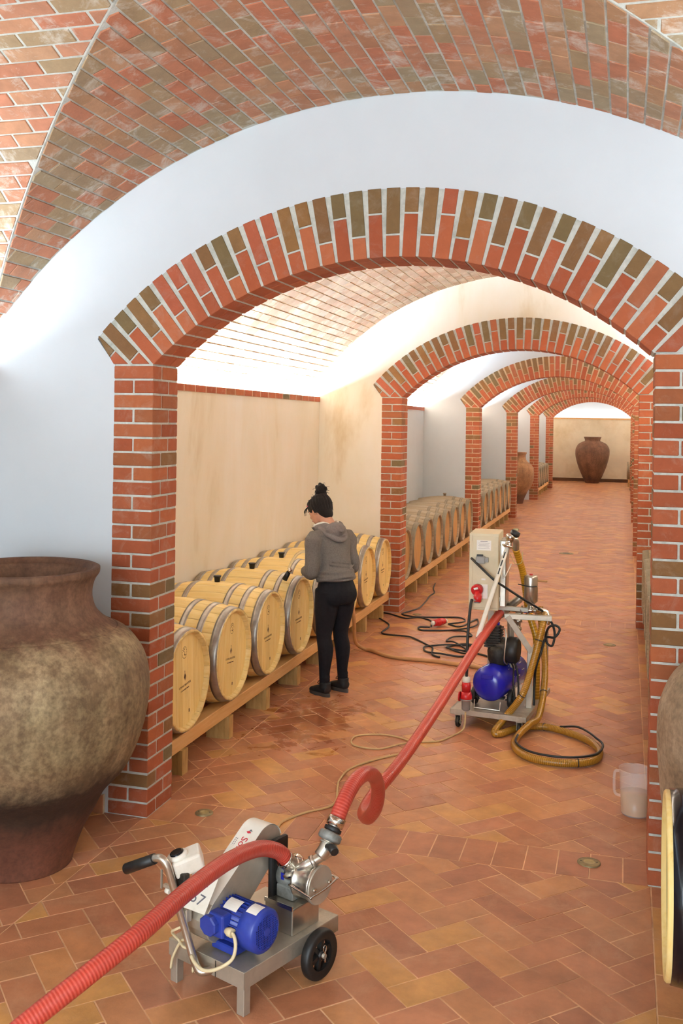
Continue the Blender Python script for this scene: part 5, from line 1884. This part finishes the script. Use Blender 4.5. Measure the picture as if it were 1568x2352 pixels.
cab2 = [(-1.933, 10.25), (-2.022, 10.45), (-2.138, 10.64), (-2.247, 10.58), (-2.30, 10.75), (-2.375, 10.80), (-2.385, 10.82)]
cab2 = [(-1.91, 10.20), (-1.97, 10.50), (-2.05, 10.60), (-2.138, 10.63), (-2.247, 10.56), (-2.34, 10.62), (-2.48, 10.72), (-2.60, 10.78), (-2.67, 10.70), (-2.60, 10.56), (-2.489, 10.406), (-2.371, 10.214), (-2.318, 10.007), (-2.329, 9.765), (-2.255, 9.687), (-2.043, 9.64), (-1.946, 9.575), (-1.778, 9.345), (-1.711, 9.221), (-1.67, 8.986), (-1.587, 8.90)]
MB().tube([(x, y, Z + (0.006 if i % 3 == 0 else 0)) for i, (x, y) in enumerate(cab2)], 0.0085, 8, sub=6).build('black_cable', 'black', label='black cable in a wide loose curve at the foot of the new barrels', category='cable')
cab3 = [(-1.77, 10.42), (-1.66, 10.315), (-1.60, 10.40), (-1.53, 10.75), (-1.50, 10.70), (-1.472, 10.452), (-1.529, 10.251), (-1.709, 10.098), (-1.95, 10.01), (-2.018, 10.072), (-2.019, 10.16), (-1.92, 10.18)]
MB().tube([(x, y, Z + 0.008 * (i in (5, 6))) for i, (x, y) in enumerate(cab3)], 0.0085, 8, sub=6).build('black_cable', 'black', label='black cable looped around the red connector behind the far pump', category='cable')
cab4 = [(-1.669, 10.112), (-1.529, 10.035), (-1.45, 9.9), (-1.60, 9.75), (-1.645, 9.585), (-1.561, 9.518), (-1.429, 9.34), (-1.398, 9.188), (-1.502, 9.259), (-1.589, 9.264), (-1.546, 9.428), (-1.441, 9.466), (-1.33, 9.483), (-1.586, 9.384), (-1.758, 9.322), (-1.788, 9.193), (-1.743, 9.083), (-1.587, 8.99), (-1.417, 8.99), (-1.30, 9.06), (-1.429, 9.142), (-1.543, 9.226), (-1.2, 9.1), (-1.05, 8.8)]
MB().tube([(x, y, Z + 0.012 * (i % 2)) for i, (x, y) in enumerate(cab4)], 0.0085, 8, sub=6).build('black_cable', 'black', label='black cable heaped in flat coils just behind the far pump', category='cable')
t = empty('red_connector', (-1.842, 10.30, 0.045), math.atan2(0.208, 0.129), label='red industrial cable connector lying among the black cables on the floor', category='plug')
MB().lathe([(0.028, -0.09), (0.034, -0.08), (0.034, -0.03), (0.040, -0.02), (0.040, 0.0), (0.036, 0.01), (0.036, 0.05), (0.030, 0.075)], 20, 'X').build('connector_body', 'red_plastic', t)
MB().box((-0.05, 0, 0.0), (0.02, 0.075, 0.02)).box((0.02, 0, 0.0), (0.02, 0.08, 0.02)).build('grip_rib', 'red_plastic', t)
MB().lathe([(0.024, 0.075), (0.024, 0.10), (0.012, 0.11)], 14, 'X').build('cable_nut', 'white', t)
MB().lathe([(0.012, -0.12), (0.024, -0.11), (0.024, -0.09)], 14, 'X').build('cable_nut', 'white', t)
# ------------------------------------------------------------------ the woman
WF = Vector((-.83, .56, 0)).normalized()          # the way she faces
WR = Vector((WF.y, -WF.x, 0))                     # her right
WO = Vector((-2.165, 7.47, 0))
WROT = math.atan2(WR.y, WR.x)
W_ = empty('person', WO, WROT, label='woman in grey hoodie and black jeans, dark hair bun, seen from behind at the barrels', category='person')


def etube(mb, pts, rad, n=20, hint=(1, 0, 0)):
    """tapered tube with elliptical sections; rad: (rx, ry), rx along the hint direction"""
    P = [Vector(p) for p in pts]
    m = len(P)
    PP, RR = [], []
    k = 4
    Rv = [Vector((r[0], r[1], 0)) if isinstance(r, tuple) else Vector((r, r, 0)) for r in rad]
    PP = catmull(P, k)
    RR = catmull(Rv, k)
    vs, fs = [], []
    for i, p in enumerate(PP):
        a, b = PP[max(i - 1, 0)], PP[min(i + 1, len(PP) - 1)]
        t = (b - a).normalized()
        h = Vector(hint)
        x = (h - t * h.dot(t)).normalized()
        y = t.cross(x)
        for j in range(n):
            an = 2 * PI * j / n
            vs.append(p + x * math.cos(an) * RR[i].x + y * math.sin(an) * RR[i].y)
    base = len(mb.v)
    L = len(PP)
    fs = [(j * n + i, j * n + (i + 1) % n, (j + 1) * n + (i + 1) % n, (j + 1) * n + i) for j in range(L - 1) for i in range(n)]
    # domed ends
    t0 = (PP[0] - PP[1]).normalized()
    t1 = (PP[-1] - PP[-2]).normalized()
    c0i = len(vs)
    vs.append(PP[0] + t0 * min(RR[0].x, RR[0].y) * 0.35)
    vs.append(PP[-1] + t1 * min(RR[-1].x, RR[-1].y) * 0.35)
    for i in range(n):
        fs.append((c0i, (i + 1) % n, i))
        fs.append((c0i + 1, (L - 1) * n + i, (L - 1) * n + (i + 1) % n))
    mb.add(vs, fs, True)
    return mb


def ell(mb, c, r, R=None, n=20):
    vs, fs = [], []
    nz = n // 2
    for i in range(1, nz):
        ph = PI * i / nz
        for j in range(n):
            a = 2 * PI * j / n
            v = Vector((r[0] * math.sin(ph) * math.cos(a), r[1] * math.sin(ph) * math.sin(a), r[2] * math.cos(ph)))
            if R is not None: v = R @ v
            vs.append(v + Vector(c))
    top, bot = Vector((0, 0, r[2])), Vector((0, 0, -r[2]))
    if R is not None: top, bot = R @ top, R @ bot
    vs += [top + Vector(c), bot + Vector(c)]
    m = (nz - 1) * n
    for i in range(nz - 2):
        for j in range(n):
            k = (j + 1) % n
            fs.append((i * n + j, (i + 1) * n + j, (i + 1) * n + k, i * n + k))
    for j in range(n):
        k = (j + 1) % n
        fs.append((m, j, k))
        fs.append((m + 1, (nz - 2) * n + k, (nz - 2) * n + j))
    mb.add(vs, fs, True)
    return mb


def fuse(mb, name, mat, parent, voxel=0.008, it=4, fac=0.5):
    o = mb.build(name, mat, parent)
    r = o.modifiers.new('remesh', 'REMESH')
    r.mode = 'VOXEL'
    r.voxel_size = voxel
    r.use_smooth_shade = True
    if it:
        sm = o.modifiers.new('smooth', 'SMOOTH')
        sm.iterations = it
        sm.factor = fac
    return o


def bake(o):
    dg = bpy.context.evaluated_depsgraph_get()
    me = bpy.data.meshes.new_from_object(o.evaluated_get(dg))
    o.modifiers.clear()
    o.data = me
    me.polygons.foreach_set('use_smooth', [True] * len(me.polygons))
    return o


# joints in her own frame: x = her right, y = forward, z = up
HIP, WAIST, CHEST, NECK = Vector((0, -0.01, 0.80)), Vector((0, 0.0, 0.95)), Vector((0, 0.035, 1.12)), Vector((0.0, 0.085, 1.285))
SHL, SHR = Vector((-0.165, 0.055, 1.215)), Vector((0.165, 0.055, 1.205))
ELL, ELR = Vector((-0.205, 0.035, 0.955)), Vector((0.195, 0.02, 0.965))
HAL, HAR = Vector((-0.11, 0.235, 0.93)), Vector((0.055, 0.225, 0.96))
HEAD = Vector((-0.020, 0.180, 1.408))
HJ_L, HJ_R = Vector((-0.082, -0.01, 0.78)), Vector((0.082, -0.01, 0.78))
KN_L, KN_R = Vector((-0.085, 0.015, 0.455)), Vector((0.085, 0.02, 0.455))
AN_L, AN_R = Vector((-0.100, -0.02, 0.085)), Vector((0.100, 0.0, 0.085))


def leg_tube(mb, hj, kn, an, g):
    mid1 = hj.lerp(kn, 0.45)
    calf = kn.lerp(an, 0.30) + Vector((0, -0.018, 0))
    low = kn.lerp(an, 0.75)
    etube(mb, [hj + Vector((0, -0.01, 0.03)), mid1 + Vector((0, -0.004, 0)), kn, calf, low, an + Vector((0, 0, -0.01))],
          [(0.092 + g, 0.098 + g), (0.080 + g, 0.082 + g), (0.054 + g, 0.056 + g), (0.054 + g, 0.056 + g), (0.036 + g, 0.038 + g), (0.033 + g, 0.036 + g)])


def hand(mb, wrist, d, palm_n, thumb_side, curl):
    """palm and five fingers curling round what is held"""
    d, pn = Vector(d).normalized(), Vector(palm_n).normalized()
    s_ = d.cross(pn).normalized() * thumb_side
    pc_ = wrist + d * 0.045
    etube(mb, [wrist, wrist + d * 0.03, wrist + d * 0.075], [(0.024, 0.016), (0.034, 0.014), (0.036, 0.012)], 14, s_)
    for k, (off, ln) in enumerate(((0.026, 0.066), (0.009, 0.073), (-0.009, 0.068), (-0.025, 0.054))):
        b0 = wrist + d * 0.072 + s_ * off
        p1 = b0 + (d * math.cos(curl * .5) + pn * math.sin(curl * .5)) * ln * 0.42
        p2 = p1 + (d * math.cos(curl * 1.3) + pn * math.sin(curl * 1.3)) * ln * 0.32
        p3 = p2 + (d * math.cos(curl * 2.0) + pn * math.sin(curl * 2.0)) * ln * 0.26
        etube(mb, [b0 - d * 0.01, b0, p1, p2, p3], [0.0085, 0.0088, 0.0082, 0.0075, 0.006], 10, s_)
    b0 = wrist + d * 0.022 + s_ * 0.026
    p1 = b0 + (d * 0.6 + s_ * 0.7 + pn * 0.3).normalized() * 0.032
    p2 = p1 + (d * 0.8 + s_ * 0.1 + pn * 0.7).normalized() * 0.026
    etube(mb, [b0 - s_ * 0.012, b0, p1, p2], [0.012, 0.0115, 0.0095, 0.0075], 10, d)


# body: one continuous skin surface from head to feet
bd = MB()
Rh = Matrix.Rotation(-0.55, 3, 'X') @ Matrix.Rotation(0.25, 3, 'Z')     # head bent forward, turned a little to her left
def hp(x, y, z): return HEAD + Rh @ Vector((x, y, z))
ell(bd, HEAD, (0.070, 0.088, 0.105), Rh)
ell(bd, hp(0, 0.030, -0.055), (0.048, 0.052, 0.055), Rh)                 # jaw
ell(bd, hp(0, 0.088, -0.020), (0.010, 0.016, 0.018), Rh, 12)             # nose
ell(bd, hp(0, 0.080, 0.002), (0.007, 0.012, 0.022), Rh, 12)
ell(bd, hp(0, 0.076, -0.055), (0.020, 0.010, 0.006), Rh, 12)             # mouth
for s in (-1, 1):
    ell(bd, hp(s * 0.071, -0.002, -0.012), (0.008, 0.019, 0.030), Rh, 14)   # ears
etube(bd, [NECK + Vector((0, -0.03, -0.04)), NECK + Vector((0, 0, 0.03)), hp(0, -0.015, -0.05)], [(0.060, 0.052), (0.048, 0.050), (0.046, 0.052)])
etube(bd, [HIP + Vector((0, 0, -0.05)), HIP, WAIST, CHEST, NECK + Vector((0, -0.02, -0.06)), NECK], [(0.130, 0.095), (0.140, 0.105), (0.105, 0.082), (0.130, 0.090), (0.120, 0.070), (0.05, 0.05)])
for hj, kn, an in ((HJ_L, KN_L, AN_L), (HJ_R, KN_R, AN_R)):
    leg_tube(bd, hj, kn, an, -0.006)
    etube(bd, [an + Vector((0, -0.02, -0.03)), an + Vector((0, 0.06, -0.045)), an + Vector((0, 0.13, -0.055))], [(0.03, 0.032), (0.034, 0.026), (0.030, 0.016)])
for sh, el, ha in ((SHL, ELL, HAL), (SHR, ELR, HAR)):
    etube(bd, [sh + Vector((0, -0.01, 0.0)), sh.lerp(el, 0.5), el, el.lerp(ha, 0.5), ha], [0.048, 0.040, 0.034, 0.030, 0.022], 16, (1, -0.4, 0) if el.x < 0 else (1, 0.7, 0))
    etube(bd, [CHEST + Vector((0, 0, 0.09)), sh], [0.05, 0.05], 16)
hand(bd, HAL, (0.55, 0.75, 0.1), (0.7, -0.5, -0.5), -1, 0.9)
hand(bd, HAR, (-0.55, 0.75, 0.05), (-0.7, -0.5, -0.5), 1, 0.9)
fuse(bd, 'body', 'skin', W_, 0.0055, 3)
# eyes, brows, lips
for s in (-1, 1):
    ell(MB(), hp(s * 0.028, 0.073, 0.006), (0.011, 0.009, 0.008), Rh, 14).build('eye', 'label', W_)
    ell(MB(), hp(s * 0.028, 0.081, 0.006), (0.0045, 0.003, 0.0045), Rh, 10).build('iris', 'hair', W_)
    ell(MB(), hp(s * 0.028, 0.080, 0.022), (0.014, 0.004, 0.003), Rh, 10).build('eyebrow', 'hair', W_)
ell(MB(), hp(0, 0.084, -0.055), (0.017, 0.005, 0.005), Rh, 12).build('lips', 'pink', W_)

# leggings
lg = MB()
etube(lg, [HIP + Vector((0, -0.012, -0.075)), HIP + Vector((0, -0.015, -0.02)), HIP + Vector((0, -0.008, 0.04)), WAIST + Vector((0, -0.005, -0.04))], [(0.152, 0.120), (0.170, 0.135), (0.158, 0.122), (0.132, 0.105)])
for s in (-1, 1):
    ell(lg, HIP + Vector((s * 0.068, -0.062, -0.03)), (0.082, 0.075, 0.088))
for hj, kn, an in ((HJ_L, KN_L, AN_L), (HJ_R, KN_R, AN_R)): leg_tube(lg, hj, kn, an, 0.005)
for (kn, an) in ((KN_L, AN_L), (KN_R, AN_R)):
    for k in range(3):        # gathered cloth above the shoe and behind the knee
        p = an + Vector((0, 0, 0.015 + 0.022 * k))
        etube(lg, [p + Vector((0, 0, -.004)), p + Vector((0, 0, .004))], [(0.0405, 0.0435)] * 2)
    for k in range(3):
        p = kn + Vector((0, -0.004, -0.03 + 0.03 * k))
        etube(lg, [p + Vector((0, 0.004, -.004)), p + Vector((0, 0, .004))], [(0.0595, 0.0625)] * 2)
fuse(lg, 'jeans', 'leggings', W_, 0.0065, 3)

# hoodie
hd_ = MB()
etube(hd_, [Vector((0, -0.022, 0.885)), Vector((0, -0.010, 0.94)), Vector((0, 0.0, 1.0)), CHEST + Vector((0, -0.008, -0.03)), CHEST + Vector((0, 0, 0.06)), NECK + Vector((0, -0.03, -0.055)), NECK + Vector((0, -0.01, -0.005))],
      [(0.166, 0.142), (0.152, 0.124), (0.140, 0.110), (0.150, 0.115), (0.158, 0.105), (0.130, 0.085), (0.072, 0.065)], 28)
for k, z in enumerate((0.895, 0.92, 0.955)):   # folds at the hem
    etube(hd_, [Vector((0, -0.014, z - .004)), Vector((0, -0.014, z + .004))], [(0.168 - 0.005 * k, 0.143 - 0.006 * k)] * 2, 28)
for sh, el, ha in ((SHL, ELL, HAL), (SHR, ELR, HAR)):
    etube(hd_, [CHEST + Vector((0, 0, 0.06)), sh + Vector((0, -0.008, -0.012)), sh.lerp(el, 0.45), el + Vector((0, -0.006, 0)), el.lerp(ha, 0.5), el.lerp(ha, 0.86)], [0.075, 0.070, 0.060, 0.055, 0.048, 0.041], 18, (1, -0.4, 0) if el.x < 0 else (1, 0.7, 0))
    ell(hd_, el + Vector((0, -0.004, 0)), (0.054, 0.056, 0.056))
    for k in range(6):
        a, b = (sh, el) if k < 4 else (el, ha)
        f = 0.40 + 0.16 * k if k < 4 else 0.22 * (k - 3)
        p = a.lerp(b, f)
        d_ = (b - a).normalized()
        etube(hd_, [p - d_ * 0.005, p + d_ * 0.005], [(0.0605 - 0.0033 * k) if k < 4 else 0.047] * 2, 18, (0, 0, 1) if k >= 4 else (1, 0, 0))
for (p_, q_, r_) in (((-0.13, -0.075, 1.02), (0.05, -0.118, 0.985), 0.008), ((0.14, -0.07, 1.0), (0.0, -0.118, 0.955), 0.008), ((-0.14, -0.06, 0.965), (0.12, -0.10, 0.93), 0.009),
                     ((-0.10, -0.085, 1.04), (0.08, -0.110, 1.015), 0.006)):
    a_, b_ = Vector(p_), Vector(q_)
    etube(hd_, [a_, a_.lerp(b_, 0.5) + Vector((0, -0.012, 0)), b_], [r_ * .6, r_, r_ * .6], 8, (0, 0, 1))
fuse(hd_, 'hoodie', 'hoodie', W_, 0.006, 5)
# hood lying on the back, with pale lining along its edge
hh = MB()
etube(hh, [NECK + Vector((-0.085, 0.045, -0.015)), NECK + Vector((-0.075, -0.045, 0.0)), NECK + Vector((-0.02, -0.095, -0.035)), NECK + Vector((0.045, -0.085, -0.02)), NECK + Vector((0.085, -0.03, 0.005)), NECK + Vector((0.075, 0.045, -0.01))],
      [(0.030, 0.022), (0.040, 0.030), (0.052, 0.034), (0.050, 0.034), (0.038, 0.028), (0.028, 0.02)], 18, (0, 0, 1))
ell(hh, NECK + Vector((-0.025, -0.118, -0.012)), (0.092, 0.048, 0.060), Matrix.Rotation(-0.12, 3, 'X'))
etube(hh, [NECK + Vector((-0.115, -0.02, -0.005)), NECK + Vector((-0.10, -0.115, -0.045)), NECK + Vector((-0.035, -0.168, -0.085)), NECK + Vector((0.045, -0.155, -0.070)), NECK + Vector((0.095, -0.07, 0.0))], [0.016, 0.020, 0.023, 0.020, 0.016], 12, (0, 0, 1))
etube(hh, [NECK + Vector((-0.055, -0.150, 0.020)), NECK + Vector((-0.01, -0.172, -0.020)), NECK + Vector((0.035, -0.150, 0.0))], [0.008, 0.011, 0.008], 10, (0, 0, 1))
fuse(hh, 'hood', 'hood', W_, 0.0055, 2)
hl = MB()
hl.tube([NECK + Vector((-0.088, 0.065, 0.005)), NECK + Vector((-0.080, -0.02, 0.032)), NECK + Vector((-0.035, -0.068, 0.020)), NECK + Vector((0.03, -0.066, 0.028)), NECK + Vector((0.072, -0.02, 0.036)), NECK + Vector((0.07, 0.05, 0.012))], [0.012, 0.014, 0.010, 0.010, 0.012, 0.010], 12, sub=6)
hl.build('hood_lining', 'hood_lining', W_)
# collar points at the throat
MB().add([NECK + Vector((-0.06, 0.06, 0.0)), NECK + Vector((-0.095, 0.095, -0.01)), NECK + Vector((-0.05, 0.10, -0.05)), NECK + Vector((-0.055, 0.075, -0.02))], [(0, 1, 2), (0, 2, 3), (0, 3, 1), (1, 3, 2)]).build('collar', 'hoodie', W_)

# hair: cap, bun, loose strands
bn = MB()
BC = hp(0.0, -0.068, 0.125) + Vector((0, -0.01, 0.02))
hr = MB()
ell(hr, hp(0, -0.026, 0.022), (0.080, 0.088, 0.098), Rh, 24)
ell(hr, hp(0, 0.022, 0.058), (0.070, 0.060, 0.052), Rh, 20)
ell(hr, hp(0, -0.05, -0.015), (0.074, 0.062, 0.075), Rh, 20)
ell(hr, hp(0, -0.062, -0.050), (0.060, 0.042, 0.058), Rh, 18)
for s in (-1, 1): ell(hr, hp(s * 0.056, 0.008, 0.030), (0.026, 0.052, 0.052), Rh, 16)
for k in range(22):          # locks swept up towards the bun
    an_ = -PI * 0.98 + 2 * PI * 0.98 * k / 21
    sx, sy = math.sin(an_), math.cos(an_)
    P0 = hp(0.072 * sx, -0.028 + 0.078 * sy, -0.035 if sy < 0.3 else 0.045)
    P1 = hp(0.083 * sx, -0.028 + 0.090 * sy, 0.030 if sy < 0.3 else 0.062)
    P2 = hp(0.060 * sx, -0.035 + 0.066 * sy, 0.088)
    P3 = BC - Vector((0, -0.01, 0.035)) + Vector((0.03 * sx, 0.03 * sy, 0))
    hr.tube([P0, P1, P2, P3], [0.009, 0.011, 0.010, 0.007], 8, sub=5)
fuse(hr, 'hair', 'hair', W_, 0.0045, 1)
ell(bn, BC, (0.044, 0.044, 0.046), None, 22)
ell(bn, BC - Vector((0, -0.012, 0.045)), (0.042, 0.042, 0.04), None, 16)
rb = random.Random(3)
for k in range(26):
    a, b = rb.uniform(0, 2 * PI), rb.uniform(0.2, 2.6)
    v = Vector((math.sin(b) * math.cos(a), math.sin(b) * math.sin(a), math.cos(b)))
    ell(bn, BC + v * rb.uniform(.034, .044), (0.015, 0.012, 0.017), None, 10)
fuse(bn, 'hair_bun', 'hair', W_, 0.0035, 1)
st = MB()
rb = random.Random(8)
for k in range(190):
    a = rb.uniform(0, 2 * PI)
    b = rb.uniform(0.2, 2.2)
    v = Vector((math.sin(b) * math.cos(a), math.sin(b) * math.sin(a), math.cos(b)))
    base = BC + v * 0.042 if k < 28 else hp(v.x * 0.078, -0.03 + v.y * 0.085, 0.02 + v.z * 0.09)
    if k >= 28 and v.y > 0.1 and v.z < 0.35: continue
    if k >= 28: v = (Rh @ v)
    q1 = base + v * rb.uniform(0.006, 0.014) + Vector((rb.uniform(-.01, .01), rb.uniform(-.01, .01), rb.uniform(-.006, .01)))
    q2 = q1 + v * 0.002 + Vector((rb.uniform(-.016, .016), rb.uniform(-.016, .016), -rb.uniform(-.008, .018)))
    q3 = q2 - v * 0.012 + Vector((rb.uniform(-.010, .010), rb.uniform(-.010, .010), rb.uniform(-.014, .004)))
    st.tube([base - v * 0.004, q1, q2, q3], [0.0016, 0.0013, 0.001, 0.0006], 4, sub=3)
for k in range(26):   # fringe by the face and curls at the nape
    p = hp(-0.068 + 0.01 * rb.random(), 0.05 + 0.012 * rb.random(), 0.045) if k < 8 else hp(0.05 * rb.random(), -0.085, -0.05)
    st.tube([p, p + Vector((-0.018 * rb.random(), 0.012, -0.03)), p + Vector((-0.008, 0.02 * rb.random(), -0.065))], [0.002, 0.0018, 0.0006], 4, sub=4)
st.build('loose_strands', 'hair', W_, kind='stuff')
MB().tube([hp(-0.050, 0.065, 0.062), hp(-0.068, 0.045, 0.052), hp(-0.074, 0.025, 0.040)], 0.004, 8, sub=3).build('hair_clip', 'pink', W_)

# shoes
for an in (AN_L, AN_R):
    sh = MB()
    etube(sh, [an + Vector((0, -0.042, -0.035)), an + Vector((0, -0.005, -0.030)), an + Vector((0, 0.05, -0.040)), an + Vector((0, 0.11, -0.052)), an + Vector((0, 0.150, -0.058))],
          [(0.034, 0.034), (0.038, 0.040), (0.042, 0.033), (0.044, 0.026), (0.034, 0.018)])
    etube(sh, [an + Vector((0, -0.005, -0.02)), an + Vector((0, -0.008, 0.022))], [(0.041, 0.045), (0.041, 0.044)])
    so = fuse(sh, 'shoe', 'shoe', W_, 0.0055, 2)
    sl_ = MB()
    prof = [(0.036 * math.cos(a) * (1 - 0.0 * k), -0.052 + 0 * k) for k, a in enumerate((0, 1))]
    poly = []
    for k in range(28):
        a = 2 * PI * k / 28
        wdt = 0.046 if math.sin(a) > 0 else 0.036
        poly.append((wdt * math.cos(a) * (1 if abs(math.cos(a)) > .2 else 1), 0.055 + 0.118 * math.sin(a)))
    sl_.prism(poly, (an.x, an.y, 0.026), (1, 0, 0), (0, 1, 0), (0, 0, 1), 0.026, 0.004, back=True)
    sl_.build('sole', 'sole', so)
    lc = MB()
    for k in range(4):
        y = 0.028 + 0.020 * k
        z = 0.004 - 0.010 * k
        lc.tube([an + Vector((-0.020, y, z - 0.008)), an + Vector((0, y + .002, z + 0.002)), an + Vector((0.020, y, z - 0.008))], 0.0028, 6, sub=3)
    for s in (-1, 1):
        lc.tube([an + Vector((0, 0.032, 0.004)), an + Vector((s * 0.022, 0.035, 0.030)), an + Vector((s * 0.034, 0.045, 0.010)), an + Vector((s * 0.008, 0.036, 0.004))], 0.0026, 6, sub=4)
    lc.build('laces', 'shoe', so)

# siphon tube she works with, entering the fourth barrel by its bung hole
t = empty('siphon_tube', (0, 0, 0), label='clear curved siphon tube with dark end, beside the woman over the fourth barrel', category='tube')
bh = Vector((-2.565, 7.44, 0.875))
HL = WO + Matrix.Rotation(WROT, 3, 'Z') @ (HAL + Vector((0.03, 0.04, 0.0)))
MB().tube([bh + Vector((0.035, 0.0, 0.075)), bh + Vector((0.07, -0.02, 0.14)), bh + Vector((0.115, -0.05, 0.195)), bh + Vector((0.17, -0.07, 0.225)), bh + Vector((0.215, -0.07, 0.21)), HL], 0.012, 12, sub=6).build('clear_tube', 'glass', t)
MB().tube([bh + Vector((0.0, 0.0, -0.012)), bh + Vector((0.035, 0.0, 0.05))], [0.022, 0.018], 14).build('dark_sleeve', 'black', t)
MB().tube([bh + Vector((0.035, 0.0, 0.05)), bh + Vector((0.052, 0.0, 0.075))], 0.017, 12).build('clip_ring', 'chrome', t)

# lettering becomes plain geometry
_dg = bpy.context.evaluated_depsgraph_get()
for o in [x for x in COL.objects if x.type == 'FONT']:
    me = bpy.data.meshes.new_from_object(o.evaluated_get(_dg))
    n = bpy.data.objects.new(o.name, me)
    COL.objects.link(n)
    n.parent = o.parent
    n.location, n.rotation_euler = o.location, o.rotation_euler
    n['kind'] = 'stuff'
    nm = o.name
    bpy.data.objects.remove(o)
    n.name = nm
